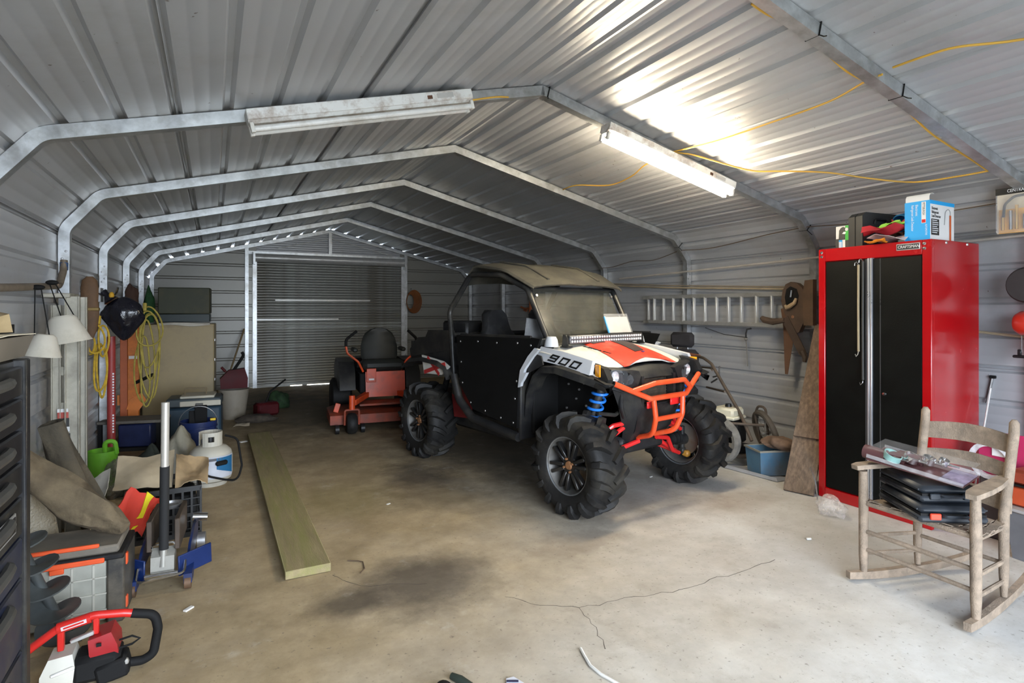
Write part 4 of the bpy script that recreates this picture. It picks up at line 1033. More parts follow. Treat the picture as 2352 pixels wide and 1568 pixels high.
B().sweep([(-.137, -.117, .2), (.137, -.117, .2), (.137, .117, .2), (-.137, .117, .2)], [(-.008, -.008), (.008, -.008), (.008, .006), (-.008, .006)], up=(0, 0, 1), closed=True).build('rim', mat('bin_rim', (.25, .24, .2), .7), bn)
rag('rag', 'crumpled brown rag on the blue bin', 'rag', (4.12, 3.17, .222), (.10, .14, .055), mat('brown_rag', (.15, .095, .065), .95, var=.35, scale=14), 11)
solo('drip_tray', 'bent silver metal tray lying on the floor under the blue bin', 'tray', B().sheet([[Vector((3.86 + .11 * u + .05 * v, 3.56 - .52 * v, .004 + (.03 if u < .05 else 0))) for u in (0, .1, .5, 1.6)] for v in (0, .25, .5, .75, 1)], -.003), mat('dull_silver', (.55, .56, .6), .35, .6, var=.15))
st = thing('mower_seat', 'black padded vehicle seat with headrest standing by the right wall', 'seat', (4.45, 4.62, 0), R(-70))
SV = mat('seat_dark_fabric', (.022, .020, .022), .85, var=.3)
B().obox((0, 0, 1.03), (.26, .08, .16), None, .03).build('headrest', SV, st)
B().obox((0, .0, .75), (.36, .10, .36), None, .04).build('backrest', SV, st)
B().obox((0, -.20, .50), (.38, .42, .12), None, .04).build('cushion', SV, st)
B().tube([(-.12, -.06, .86), (-.19, -.10, .70)], .008, 6).build('side_bar', CHROME, st)
B().box(-.15, .15, -.35, .03, 0, .44, .02).build('pedestal', MATTE, st)
B().cyl((.06, .0, .92), (.06, 0, .97), .01, n=6).cyl((-.06, .0, .92), (-.06, 0, .97), .01, n=6).build('headrest_post', STEEL, st)

# ------------------------------------------------------------------ far right edge: blister pack, trimmer
pk = thing('grinding_kit_pack', 'clear hanging pack of brass tools with a curved hose on the right wall', 'tool pack', (4.44, 1.735, 1.835))
B().box(-.004, 0, -.14, .095, 0, .285).build('card', mat('pack_card', (.62, .52, .36), .6, var=.25, scale=9), pk)
B().box(-.008, -.004, -.14, .085, 0, .15).build('yellow_card', mat('pack_yellow', (.70, .36, .05), .5, var=.25, scale=12), pk)
B().box(-.014, .0, -.15, .10, .245, .285).build('header', BLACK, pk)
text('CENTRAL', 'lettering', frame((-.0145, .04, .255), (0, -1, 0), (0, 0, 1)), pk, PW, .028, xs=.8)
B().box(-.0146, -.014, -.15, -.055, .268, .282).build('yellow_strip', mat('yellow_print', (.85, .7, .02), .5), pk)
for i, y in enumerate((.06, .02, -.01, -.05, -.09)):
    B().cyl((-.016, y, .02), (-.016, y, .11 + .03 * (i % 3)), .009, n=8).build('brass_tool', mat('brass', (.55, .33, .08), .35, .7) if i % 2 == 0 else CHROME, pk)
B().tube(fillet([(-.022, .055, .10), (-.022, .05, .18), (-.022, .0, .225), (-.022, -.12, .23)], .05, 5), .008, 8).build('hose', BLACK, pk)
PF = clear('clear_film', (.85, .85, .85), .14, .1)
B().box(-.034, -.0335, -.14, .09, 0, .24).build('film', PF, pk)
gd = thing('string_trimmer', 'red and black string trimmer engine hung on the right wall', 'trimmer', (4.52, 1.71, 1.03))
B().lathe([(0, .05), (.05, .05), (.075, .03), (.08, -.02), (.06, -.05), (0, -.055)], 20, Matrix.Translation((-.02, .0, .24)) @ Matrix.Rotation(R(90), 4, 'X') @ Matrix.Scale(.95, 4)).build('starter_cover', mat('trimmer_red', (.55, .03, .015), .3, coat=.4), gd)
B().obox((-.02, -.08, .24), (.14, .10, .16), None, .03).build('engine', MATTE, gd)
B().obox((-.02, -.10, .12), (.10, .12, .12), None, .02).build('crankcase', mat('grey_cast', (.25, .25, .24), .5, .4), gd)
B().tube([(-.02, .02, .16), (-.02, .02, .06)], .003, 5).build('starter_cord', STEEL, gd)
B().obox((-.02, .02, .03), (.03, .085, .018), None, .005).obox((-.02, .03, .055), (.015, .02, .04), None, .004).build('starter_handle', BLACK, gd)
B().cyl((-.02, -.08, .30), (-.02, -.08, 1.2), .013, n=10).build('shaft', ALU, gd)
dsk = B().lathe([(0, .02), (.09, .018), (.10, .0), (.095, -.012), (0, -.01)], 28, Matrix.Translation((4.46, 1.685, 1.508)) @ Matrix.Rotation(R(-90), 4, 'Y') @ Matrix.Scale(1.12, 4))
solo('trimmer_guard', 'round dark guard disc above the red trimmer on the right wall', 'guard', dsk, mat('guard_dark', (.035, .032, .03), .7, var=.2))

# ------------------------------------------------------------------ rocking chair
GREYW = mat('weathered_grey_wood', (.26, .20, .145), .85, var=.3, scale=5, stretch=(3, 3, 3), dirt=(.17, .135, .10), dscale=7, damt=.4, bump=.35, bscale=60)
ch = thing('rocking_chair', 'weathered grey wooden rocking chair with slatted back in the right foreground', 'rocking chair', (3.07, 1.51, 0))
C0 = Vector((3.07, 1.51, 0))
def wp(*pts): return [Vector(p) - C0 for p in pts]
FLp, FRp, BLp, BRp = (2.905, 1.755), (2.885, 1.265), (3.215, 1.665), (3.20, 1.295)
for (x, y), top in ((FLp, .545), (FRp, .555)):
    B().tube(wp((x, y, .035), (x, y, .12), (x, y, .40), (x - .004, y, top)), [.016, .021, .022, .019], 10).build('front_post', GREYW, ch)
for (x, y), (tx, ty) in ((BLp, (3.225, 1.632)), (BRp, (3.205, 1.258))):
    B().tube(wp((x, y, .05), (x, y, .15), (x, y, .42), (tx - .003, ty, .80), (tx, ty, .845), (tx, ty, .86)), [.013, .019, .021, .020, .019, .009], 10).build('back_post', GREYW, ch)
def slat(z0, z1, bow):
    rows = []
    for i in range(9):
        t = i / 8; x = 3.222 + (3.204 - 3.222) * t + bow * sin(pi * t); y = 1.645 + (1.275 - 1.645) * t
        rows.append([Vector((x, y, z0 + .012 * sin(pi * t))) - C0, Vector((x + .006, y, z1 + .018 * sin(pi * t))) - C0])
    B().sheet(rows, .012).build('back_slat', GREYW, ch)
slat(.705, .785, .03); slat(.585, .65, .03); slat(.43, .50, .03)
for (a, b_) in ((FLp, BLp), (FRp, BRp)):
    rows = []
    f_, k_ = Vector((*a, 0)), Vector((*b_, 0)); d = (k_ - f_); n = Vector((-d.y, d.x, 0)).normalized()
    for t, w, z in ((-.16, .020, .555), (-.05, .030, .56), (.25, .035, .562), (.6, .033, .565), (.9, .025, .572), (1.08, .016, .575)):
        p = f_ + d * t; rows.append([p + n * w + Vector((0, 0, z)) - C0, p - n * w + Vector((0, 0, z)) - C0])
    B().sheet(rows, .022).build('armrest', GREYW, ch)
# woven splint seat: strips front to back and side to side
q = [Vector((2.895, 1.775, .40)), Vector((2.875, 1.245, .40)), Vector((3.20, 1.285, .385)), Vector((3.215, 1.675, .385))]
def sp(u, v): return q[0].lerp(q[1], u).lerp(q[3].lerp(q[2], u), v)
for i in range(10):
    u0, u1 = i / 10 + .006, (i + 1) / 10 - .006
    rows = []
    for j in range(9):
        v = j / 8; dz = -.012 * sin(pi * v) + (.004 if (i + j) % 2 else -.003)
        rows.append([sp(u0, v) + Vector((0, 0, dz)) - C0, sp(u1, v) + Vector((0, 0, dz)) - C0])
    rows = [[r[0] + Vector((-.012, 0, -.02)), r[1] + Vector((-.012, 0, -.02))] if False else r for r in rows]
    B().sheet(rows, .004).build('seat_strip', GREYW, ch)
for j in range(7):
    v0, v1 = j / 7 + .006, (j + 1) / 7 - .006; rows = []
    for i in range(11):
        u = i / 10; dz = -.014 * sin(pi * (v0 + v1) / 2) + (-.004 if (i + j) % 2 else .004)
        rows.append([sp(u, v0) + Vector((0, 0, dz)) - C0, sp(u, v1) + Vector((0, 0, dz)) - C0])
    B().sheet(rows, .004).build('seat_strip', GREYW, ch)
def rung_(a, b_, r): B().tube(wp(a, tuple((Vector(a) + Vector(b_)) / 2), b_), [r * .85, r, r * .85], 8).build('stretcher', GREYW, ch)
for z, r in ((.385, .014), (.245, .013), (.155, .012)): rung_((*FLp, z), (*FRp, z), r)
for z in (.375, .22, .13):
    rung_((*FLp, z), (*BLp, z - .01), .011); rung_((*FRp, z), (*BRp, z - .01), .011)
rung_((*BLp, .36), (*BRp, .36), .012); rung_((*BLp, .20), (*BRp, .20), .011)
for (a, b_) in ((FLp, BLp), (FRp, BRp)):
    f_, k_ = Vector((*a, 0)), Vector((*b_, 0)); d = (k_ - f_).normalized(); n = Vector((-d.y, d.x, 0)) * .014; s1_ = []
    for i in range(15):
        s = -.09 + i * .052; z = .0 + .16 * (s - .16) ** 2 * 1.35; hh = .042 - .008 * abs(i - 6) / 6
        p = f_ + d * s
        s1_.append([p - n + Vector((0, 0, z)) - C0, p + n + Vector((0, 0, z)) - C0, p + n + Vector((0, 0, z + hh)) - C0, p - n + Vector((0, 0, z + hh)) - C0])
    B().loft(s1_).build('rocker', GREYW, ch)
# cases on the seat
TC = mat('case_blue_black', (.014, .018, .024), .42, var=.2, dirt=(.05, .05, .05), damt=.3)
def toolcase(label, loc, rz, L, Wd, Hh, red):
    t = thing('drill_case', label, 'case', loc, rz)
    B().box(-L / 2, L / 2, -Wd / 2, Wd / 2, 0, Hh * .46, .012).build('case_base', TC, t)
    B().box(-L / 2 + .003, L / 2 - .003, -Wd / 2 + .003, Wd / 2 - .003, Hh * .5, Hh, .016).build('case_lid', TC, t)
    B().box(-L / 2 + .008, L / 2 - .008, -Wd / 2 + .008, Wd / 2 - .008, Hh * .4, Hh * .55).build('seam', MATTE, t)
    for s in (-.28, .28):
        B().obox((-L / 2 - .003, s * Wd, Hh * .42), (.012, .045, Hh * .36), None, .003).build('latch', mat('latch_red', (.8, .05, .02), .4) if red else TC, t)
    B().tube(fillet([(-L / 2 - .002, -.05, Hh * .5), (-L / 2 - .02, -.045, Hh * .5), (-L / 2 - .02, .045, Hh * .5), (-L / 2 - .002, .05, Hh * .5)], .01, 3), .007, 6).build('handle', TC, t)
    for z in (.2, .72):
        B().box(-L / 2 + .02, L / 2 - .02, -Wd / 2 - .003, -Wd / 2 + .004, Hh * z, Hh * (z + .08)).build('rib', TC, t)
        B().box(-L / 2 + .02, L / 2 - .02, Wd / 2 - .004, Wd / 2 + .003, Hh * z, Hh * (z + .08)).build('rib', TC, t)
    return t
toolcase('black case with red latches lying lowest on the rocking chair seat', (3.0, 1.50, .409), R(57), .35, .29, .075, True)
toolcase('black case without red latches stacked on top of the red-latched one', (3.02, 1.525, .486), R(60), .33, .26, .075, False)
pk2 = thing('hole_saw_pack', 'clear clamshell of hole saws lying tilted on the stacked cases', 'tool pack', (3.0, 1.53, .563), R(0))
pm = frame((-.115, .20, .048), (.055, -.42, -.045), (.26, .03, .025))
B().box(0, .40, 0, .20, -.002, .002).xf(pm).build('card', mat('pack_maroon', (.085, .035, .035), .4, var=.2), pk2)
B().box(.30, .395, .01, .19, .0025, .004).xf(pm).build('print_panel', mat('pack_print', (.20, .17, .24), .4, var=.6, scale=20), pk2)
for i, (u, v, r) in enumerate(((.07, .05, .040), (.135, .095, .035), (.195, .13, .029), (.245, .158, .022))):
    bb_ = B().lathe([(r, 0), (r, .03), (r * .9, .03), (r * .9, .004), (0, .004), (0, 0)], 20)
    bb_.xf(pm @ Matrix.Translation((u + .02, v, .022)) @ Matrix.Rotation(R(20), 4, 'Y')).build('hole_saw', mat('saw_teal', (.25, .45, .42), .35, .3) if i == 0 else CHROME, pk2)
    B().cyl((0, 0, 0), (.06, 0, 0), .008, .004, 8).xf(pm @ Matrix.Translation((u + .03, v, .03))).build('pilot_drill', CHROME, pk2)
    B().cyl((-.10, 0, 0), (.0, 0, 0), r * .85, n=16).xf(pm @ Matrix.Translation((u - .0, v, .022))).build('tube', mat('pack_maroon', (.085, .035, .035), .4), pk2) if i < 3 else None
B().box(0, .40, 0, .20, .060, .0605).xf(pm).build('film', clear('clear_film_2', (.9, .9, .9), .05, .06), pk2)
for v in (.0, .20):
    B().beam((0, v, .02), (.40, v, .008), .003, .018).xf(pm).build('film_edge', clear('film_edge', (.9, .9, .9), .16, .08), pk2)
# behind the chair
to = thing('stacked_tote', 'grey tote with an orange lid box behind the rocking chair', 'tote', (4.0, 1.34, 0), R(-8))
taper(.15, .17, .17, .20, .27).build('tote_body', mat('tote_grey', (.12, .12, .13), .5, var=.15), to)
B().box(-.178, .178, -.208, .208, .255, .285, .008).build('tote_rim', mat('tote_rim', (.32, .30, .30), .5), to)
ob = thing('orange_case', 'orange plastic tool case on the grey tote behind the chair', 'case', (4.0, 1.34, .286), R(-8))
B().box(-.15, .15, -.19, .19, 0, .11, .012).build('case_base', mat('case_orange', (.42, .06, .018), .5, var=.15), ob)
B().box(-.15, .15, -.19, .19, .118, .20, .015).build('case_lid', mat('case_orange_lid', (.26, .04, .018), .5, var=.2), ob)
B().obox((-.152, .0, .11), (.012, .10, .06), None, .003).build('latch', mat('case_orange_bright', (.85, .16, .05), .45), ob)
B().box(-.15, .148, -.188, .188, .11, .118).build('seam', MATTE, ob)
spk = thing('cable_pack', 'crimson and white hanging packet leaning behind the rocking chair back', 'packet', (4.12, 1.70, .0))
CRM = mat('pack_crimson', (.42, .02, .09), .4, var=.1)
B().obox((0, -.03, .50), (.02, .24, .26), None, .003).build('card', CRM, spk)
B().obox((-.014, -.03, .55), (.008, .10, .12), None, .002).build('white_panel', GW, spk)
B().lathe([(.085, -.012), (.11, -.012), (.11, .012), (.085, .012)], 24, Matrix.Translation((-.03, .02, .46)) @ Matrix.Rotation(R(90), 4, 'Y'), closed=True).build('coil', mat('cable_white', (.6, .6, .62), .5, var=.3, scale=30), spk)
B().box(-.03, .05, -.12, .08, 0, .37, .01).build('box_below', mat('dark_box', (.05, .04, .04), .7), spk)
solo('measuring_rod', 'thin white rod leaning in the corner behind the chair', 'rod', B().tube([(4.22, 1.885, .0), (4.36, 1.89, .45), (4.52, 1.90, .84)], .005, 6), WHITE)
bt = thing('grease_gun', 'slim grey tool hung on the wall above the chair back', 'tool', (4.672, 1.985, .72))
B().cyl((0, 0, .0), (0, -.03, .17), .009, n=8).build('barrel', STEEL, bt); B().obox((0, -.033, .18), (.02, .035, .02), None, .003).build('head', MATTE, bt)
bg = B(); bg.ball((0, 0, 0), 1, 20, 12)
bg.v = [Vector((3.62 + v.x * .075 * (1 + .2 * sin(5 * v.y)), 2.40 + v.y * .095 * (1 + .15 * sin(7 * v.z)), .045 + max(v.z, -.6) * .075 * (1 + .25 * sin(6 * v.x + 2)))) for v in bg.v]
solo('plastic_bag', 'small clear crumpled plastic bag on the floor at the locker foot', 'bag', bg, clear('clear_bag', (.75, .70, .66), .30, .12, .6, 30))
gt = B().tube(fillet([(3.80, 2.62, .0), (3.78, 2.62, .12), (3.80, 2.66, .19), (3.86, 2.72, .20)], .05, 4), .005, 6)
solo('wire_hoop', 'thin bent wire standing between the board and the locker', 'wire', gt, STEEL)
# ------------------------------------------------------------------ left: tool chest
NAVY = mat('chest_navy', (.012, .016, .035), .35, var=.2, dirt=(.05, .048, .04), dscale=5, damt=.35)
CHB = mat('chest_black', (.010, .010, .011), .35, var=.2, dirt=(.05, .047, .04), dscale=5, damt=.4)
HND = mat('chest_handle_grey', (.085, .083, .074), .45, .3, var=.25, dirt=(.05, .045, .038), damt=.5)
tc_ = thing('tool_chest', 'tall black roller tool chest with long grey drawer handles at the left edge', 'tool chest', (-.65, 1.30, 0))
T0 = Vector((-.65, 1.30, 0))
B().box(-.23, .21, -.55, .57, .10, 1.235, .006).build('cabinet', CHB, tc_)
B().box(.205, .235, .535, .572, .10, 1.235, .004).build('corner_post', CHB, tc_)
for y in (-.45, .47):
    for x in (-.17, .15):
        B().cyl((x - .02, y, .05), (x + .02, y, .05), .05, n=14).box(x - .028, x + .028, y - .03, y + .03, .05, .10).build('castor', MATTE, tc_)
zz = [.12, .33, .52, .70, .80, .90, .985, 1.065, 1.145]
for i, z in enumerate(zz):
    z1 = (zz[i + 1] if i + 1 < len(zz) else 1.225) - .008
    d = B().box(.20, .228, -.53, .532, z, z1, .004).build('drawer', NAVY if i < 4 else CHB, tc_)
    B().tube(fillet([(.228, -.50, z1 - .03), (.240, -.47, z1 - .028), (.240, .36, z1 - .028), (.236, .40, z1 - .028), (.224, .42, z1 - .03)], .03, 3), .013, 8).build('handle', HND, d)
pt = B().box(.229, .233, .30, .46, .825, .875, .002).build('name_plate', mat('plate_chrome', (.5, .5, .48), .3, .6, var=.15), tc_)
B().box(.2332, .2345, .31, .45, .832, .868).build('plate_field', CHB, pt)
tr = thing('parts_tray', 'scuffed grey tray lying on top of the black tool chest', 'tray', (-.63, 1.55, 1.236))
B().loft([[(-.20, -.35, .0), (.19, -.35, .0), (.19, .38, .0), (-.20, .38, .0)], [(-.21, -.37, .055), (.205, -.37, .055), (.205, .40, .055), (-.21, .40, .055)], [(-.20, -.36, .055), (.195, -.36, .055), (.195, .39, .055), (-.20, .39, .055)], [(-.19, -.34, .035), (.18, -.34, .035), (.18, .37, .035), (-.19, .37, .035)]]).build('tray_body', mat('tray_grey', (.17, .145, .11), .6, var=.3, dirt=(.10, .09, .075), damt=.5), tr)
solo('paper_sheets', 'dusty cream papers spread on the tray over the tool chest', 'paper', B().sheet([[(-.78 + .18 * i, 1.60 + .115 * j, 1.293 + .002 * ((i * j) % 3)) for j in range(4)] for i in range(3)], -.002), mat('old_paper', (.62, .56, .42), .9, var=.1))
solo('tape_roll', 'black roll of tape lying on the cream papers', 'tape', B().lathe([(.03, 0), (.052, 0), (.052, .022), (.03, .022)], 24, Matrix.Translation((-.50, 1.87, 1.2985)), closed=True), MATTE)
cl = B(); rows = []
for i in range(9):
    row = []
    for j in range(9):
        u, v = i / 8, j / 8; z = 1.345 + .05 * (1 - (2 * u - 1) ** 4) * (1 - (2 * v - 1) ** 4) + .006 * sin(9 * u + 4 * v)
        row.append((-.80 + .36 * u, 1.50 + .30 * v, z))
    rows.append(row)
cl.sheet(rows, .045)
solo('folded_sacking', 'folded tan cloth piled on the tool chest tray', 'cloth', cl, mat('tan_sacking', (.38, .285, .15), .95, var=.2, scale=12), 60)
solo('screen_case', 'dark blue flat case leaning on the tan cloth at the left edge', 'case', B().obox((-.62, 1.66, 1.475), (.30, .34, .05), Matrix.Rotation(R(-14), 4, 'X') @ Matrix.Rotation(R(16), 4, 'Y'), .008), mat('case_navy_sheen', (.02, .022, .05), .3))

# ------------------------------------------------------------------ pipe, step ladder, lamp shades, wall hangings
PIPE = mat('dirty_pipe', (.20, .16, .12), .6, .3, var=.35, scale=8)
pp = thing('exhaust_pipe', 'rusty grey pipe along the left wall turned up at the post', 'pipe', (-.82, 3.6, 1.40))
P0 = Vector((-.82, 3.6, 1.40))
B().tube([Vector(p) - P0 for p in fillet([(-.84, 2.6, 1.425), (-.83, 3.5, 1.462), (-.82, 4.30, 1.497), (-.82, 4.42, 1.60), (-.82, 4.43, 1.66)], .10, 6)], .019, 12).build('pipe_run', PIPE, pp)
B().cyl(Vector((-.82, 4.425, 1.60)) - P0, Vector((-.82, 4.43, 1.645)) - P0, .0215, n=12).build('blue_tape', mat('tape_blue', (.03, .07, .16), .6), pp)
# step ladder folded against the wall
sl_ = thing('step_ladder', 'folded aluminium step ladder with warning labels leaning on the left wall', 'ladder', (-.78, 4.38, 0))
S0 = Vector((-.78, 4.38, 0))
WA = mat('ladder_alu_pale', (.44, .415, .34), .5, .35, var=.15, dirt=(.28, .26, .21), dscale=5, damt=.45)
def ch_rail(a, b_, w, d, par, name):
    a, b_ = Vector(a) - S0, Vector(b_) - S0
    t = (b_ - a).normalized(); m = frame(a, (1, 0, 0), t); L_ = (b_ - a).length
    return B().box(-w / 2, w / 2, 0, L_, -.003, .003).box(-w / 2, -w / 2 + .004, 0, L_, -.0, .028).box(w / 2 - .004, w / 2, 0, L_, 0, .028).xf(m).build(name, par[1], par[0])
for y, dx in ((4.20, 0), (4.42, .0)):
    ch_rail((-.735, y, .0), (-.825, y, 1.43), .07, .03, (sl_, WA), 'front_rail')
    ch_rail((-.815, y + .02, .0), (-.872, y + .02, 1.38), .045, .03, (sl_, WA), 'rear_rail')
for k in range(6):
    z = .18 + k * .21; x = -.73 - .09 * z / 1.43
    B().box(x - .045, x + .04, 4.205, 4.418, z, z + .022, .003).build('step', WA, sl_); o = sl_.children[-1]; o.location = -S0
    o = B().prism([(x - .03, z - .05), (x + .03, z - .05), (x + .035, z), (x - .035, z)], 'y', 4.212, 4.225).build('step_brace', WA, sl_); o.location = -S0
o = B().box(-.88, -.745, 4.18, 4.445, 1.425, 1.452, .004).build('top_cap', WA, sl_); o.location = -S0
for z, h, m in ((.62, .035, mat('label_red_white', (.45, .08, .06), .5)), (.655, .02, GW), (.57, .05, mat('label_black', (.03, .03, .03), .5)), (.54, .028, GW), (.48, .05, mat('label_black', (.03, .03, .03), .5)), (.42, .055, GW)):
    z += .10; x = -.735 - .09 * (z + h / 2) / 1.43
    o = B().box(x - .026, x + .026, 4.1945, 4.1965, z, z + h).build('warning_label', m, sl_); o.location = -S0
o = B().box(-.735 - .09 * .6 / 1.43 - .019, -.735 - .09 * .6 / 1.43 + .019, 4.1935, 4.1945, .59, .62).build('warning_label', GW, sl_); o.location = -S0
# lamp shades
SHW = mat('shade_white', (.60, .565, .48), .5, var=.06, dirt=(.42, .39, .31), damt=.3)
def shade(label, loc, tilt, s, hang):
    t = thing('lamp_shade', label, 'lamp shade', loc)
    b = B().lathe([(.0, .150), (.045, .150), (.062, .135), (.105, .012), (.112, .0), (.106, .0), (.10, .010), (.058, .128), (.0, .142)], 28)
    b.xf(Matrix.Rotation(tilt, 4, 'Y') @ Matrix.Scale(s, 4)).build('shade', SHW, t)
    for sx in (-1, 1):
        B().tube([(sx * .03, 0, .14 * s), (hang[0] + sx * .012, hang[1], hang[2])], .003, 5).build('wire', MATTE, t)
    B().ball(hang, (.03, .02, .014)).build('hanger', MATTE, t)
shade('white bell-shaped lamp shade hanging in front of the step ladder', (-.70, 3.88, 1.175), R(-10), 1.0, (-.09, .1, .33))
shade('smaller white lamp shade hanging lower, half hidden by the tray', (-.775, 3.70, 1.12), R(8), .74, (-.02, .02, .35))
# brown sheath, tarp corner
pd = thing('leather_scabbard', 'long brown leather scabbard hung on the left wall', 'scabbard', (-.85, 5.45, 1.12))
LEA = mat('scabbard_leather', (.12, .064, .03), .7, var=.3, scale=10, dirt=(.08, .05, .03), damt=.4)
secs = []
for z, w, d in ((0, .02, .012), (.08, .05, .02), (.20, .062, .024), (.30, .055, .022), (.40, .058, .022), (.46, .05, .018), (.49, .02, .010)):
    secs.append([(w * cos(a), d * sin(a), z) for a in [2 * pi * k / 12 for k in range(12)]])
B().loft(secs).build('scabbard_body', LEA, pd, 60)
B().box(-.063, .063, -.026, .026, .225, .25, .004).build('band', mat('brass_dull', (.25, .17, .06), .5, .5), pd)
# hook rack, black bag, ropes
rk = thing('wall_hook_rack', 'steel hook arms screwed to the left wall post', 'hook', (-.86, 6.05, 1.44))
B().tube([(.0, 0, .04), (.02, -.30, .045), (.02, -.42, .045)], .009, 8).tube(fillet([(0, .05, .04), (.10, .03, .045), (.115, .02, .11)], .03, 4), .010, 8).build('arm', CHROME, rk)
B().box(-.02, .0, -.05, .1, -.02, .10).build('plate', STEEL, rk)
bgm = mat('bin_bag_black', (.012, .012, .018), .18, var=.4, scale=6, bump=1.0, bscale=16)
bgb = B(); bgb.ball((0, 0, 0), 1, 28, 20)
def bagf(v):
    t = (v.z + 1) / 2
    w = 1.0 if t > .62 else .40 + .60 * (t / .62) ** .8
    if t > .82: w *= 1 - (t - .82) * 1.6
    a = math.atan2(v.y, v.x); k = 1 + .09 * sin(5 * a + 7 * t) + .06 * sin(9 * a - 6 * t) + .04 * sin(17 * t + 3 * a)
    return Vector((-.69 + v.x * w * k * .155, 5.98 + v.y * w * k * .10, 1.085 + t * .38 - .05 * abs(v.x) * 0))
bgb.v = [bagf(v) for v in bgb.v]
bgo = thing('rubbish_bag', 'glossy black plastic bag bulging from a wall hook beside the yellow ropes', 'bag', (-.69, 5.98, 1.08))
bgb.build('bag', bgm, bgo, 80, world=True)
B().tube([(-.78, 5.98, 1.43), (-.815, 5.99, 1.48), (-.84, 6.0, 1.50)], [.06, .022, .035], 10).build('bag_neck', bgm, bgo, world=True)
B().ball((-.775, 5.95, 1.475), (.02, .02, .03)).build('yellow_tie', mat('tie_yellow', (.6, .33, .02), .7), bgo, world=True)
YR = mat('rope_yellow', (.56, .36, .03), .75, var=.25, scale=30)
YO = mat('cord_olive_yellow', (.34, .27, .05), .7, var=.3, scale=20)
def loops(name, label, cx, cy, top, specs, m, r):
    t = thing(name, label, 'rope', (cx, cy, top))
    for k, (dx, dz, w, h, ph) in enumerate(specs):
        pts = []
        for i in range(25):
            a = 2 * pi * i / 24; s = sin(a)
            pts.append((dx + w * s * (.55 + .45 * sin(a / 2 + ph) ** 2), .02 * cos(a + ph) + .012 * k, dz - h / 2 + h / 2 * cos(a)))
        B().tube(pts[:-1], r, 6, closed=True).build('loop', m, t)
    B().tube([(0, .02, .05), (0, 0, -.02)], r * 2.2, 8).build('wrap', m, t)
    return t
loops('rope_coil', 'bright yellow rope hank hanging left of the black bag', -.855, 5.85, 1.25, [(-.02, -.02, .075, .24, .3), (.03, -.03, .05, .26, 1.2), (-.06, -.12, .06, .15, 2.0), (.0, -.18, .06, .40, .6), (.02, -.20, .05, .44, 1.6)], YR, .0085)
loops('extension_cord_coil', 'olive yellow extension cord coil hanging right of the black bag', -.56, 6.22, 1.36, [(.03, .02, .13, .36, .2), (.02, -.02, .10, .52, 1.0), (.05, -.05, .11, .78, 2.0), (.01, -.10, .07, .80, .5), (.04, -.04, .09, .62, 1.5), (-.01, -.25, .08, .62, 2.6)], YO, .0075)
# ------------------------------------------------------------------ red jack post and orange hoist
rp = thing('red_jack_post', 'slim red lettered post with white foot in front of the orange hoist', 'post', (-.79, 6.05, 0))
RPM = mat('post_red', (.30, .035, .03), .5, var=.2)
B().cyl((0, 0, .16), (0, 0, 1.12), .032, n=14).build('tube', RPM, rp)
B().cyl((0, 0, .0), (0, 0, .16), .034, n=14).build('foot', mat('foot_white', (.5, .48, .42), .6), rp)
for k in range(22):
    if k not in (12, 13, 14): B().box(.012, .024, -.0325, -.029, .79 - .024 * k, .804 - .024 * k).build('print_mark', PW, rp)
hs = thing('engine_hoist', 'orange painted steel hoist mast standing behind the red post', 'hoist', (-.74, 6.9, 0))
OH = mat('hoist_orange', (.62, .17, .015), .5, var=.15, dirt=(.25, .08, .02), dscale=4, damt=.35)
B().box(-.085, -.02, -.04, .04, .0, 1.22, .004).build('mast_channel', mat('hoist_orange_dark', (.40, .09, .02), .5, var=.15), hs)
B().box(-.02, .075, -.05, .05, .0, 1.20, .004).build('mast', OH, hs)
B().box(-.01, .06, -.054, -.05, .86, .89).build('white_label', GW, hs)
B().prism([(-.03, .36), (.075, .34), (.14, .44), (.10, .52), (.0, .46)], 'y', -.06, -.045).build('gusset', OH, hs)
B().beam((.05, -.05, .62), (.20, -.10, .70), .03, .03, ch=.004).build('pump_handle', MATTE, hs)
B().beam((-.02, .0, .05), (.30, .35, .04), .07, .06, ch=.004).beam((-.02, .0, .05), (.0, .55, .04), .07, .06, ch=.004).build('base_leg', OH, hs)
B().box(-.11, -.03, -.02, .02, .40, .42).box(-.11, -.09, -.02, .02, .42, .50).build('bracket', OH, hs)
gp = B().beam((-.865, 6.35, .3), (-.865, 6.35, 1.05), .10, .04, ch=.006)
solo('grey_duct', 'dark grey flat duct leaning on the left wall behind the yellow rope', 'duct', B().beam((-.86, 6.45, .0), (-.865, 6.45, 1.05), .07, .04, ch=.006), mat('duct_grey', (.09, .095, .10), .6, var=.2))
# black bench plank, blue box
bp_ = thing('low_shelf', 'low black shelf with a dusty plank top behind the green can', 'shelf', (-.64, 6.2, 0))
B().box(-.24, .26, -.14, .14, .345, .37, .003).xf(Matrix.Rotation(R(-14), 4, 'Z')).build('top_plank', mat('dusty_black_plank', (.10, .09, .075), .8, var=.3), bp_)
B().box(-.23, .25, -.13, .13, .10, .13, .003).xf(Matrix.Rotation(R(-14), 4, 'Z')).build('lower_plank', MATTE, bp_)
for x in (-.22, .24):
    for y in (-.12, .12):
        B().box(x - .015, x + .015, y - .015, y + .015, 0, .345).xf(Matrix.Rotation(R(-14), 4, 'Z')).build('leg', MATTE, bp_)
solo('blue_toolbox', 'dark blue metal box on the low black shelf', 'box', B().obox((-.60, 6.17, .235), (.26, .20, .20), R(-14), .01), mat('toolbox_blue', (.012, .018, .06), .35, var=.3))
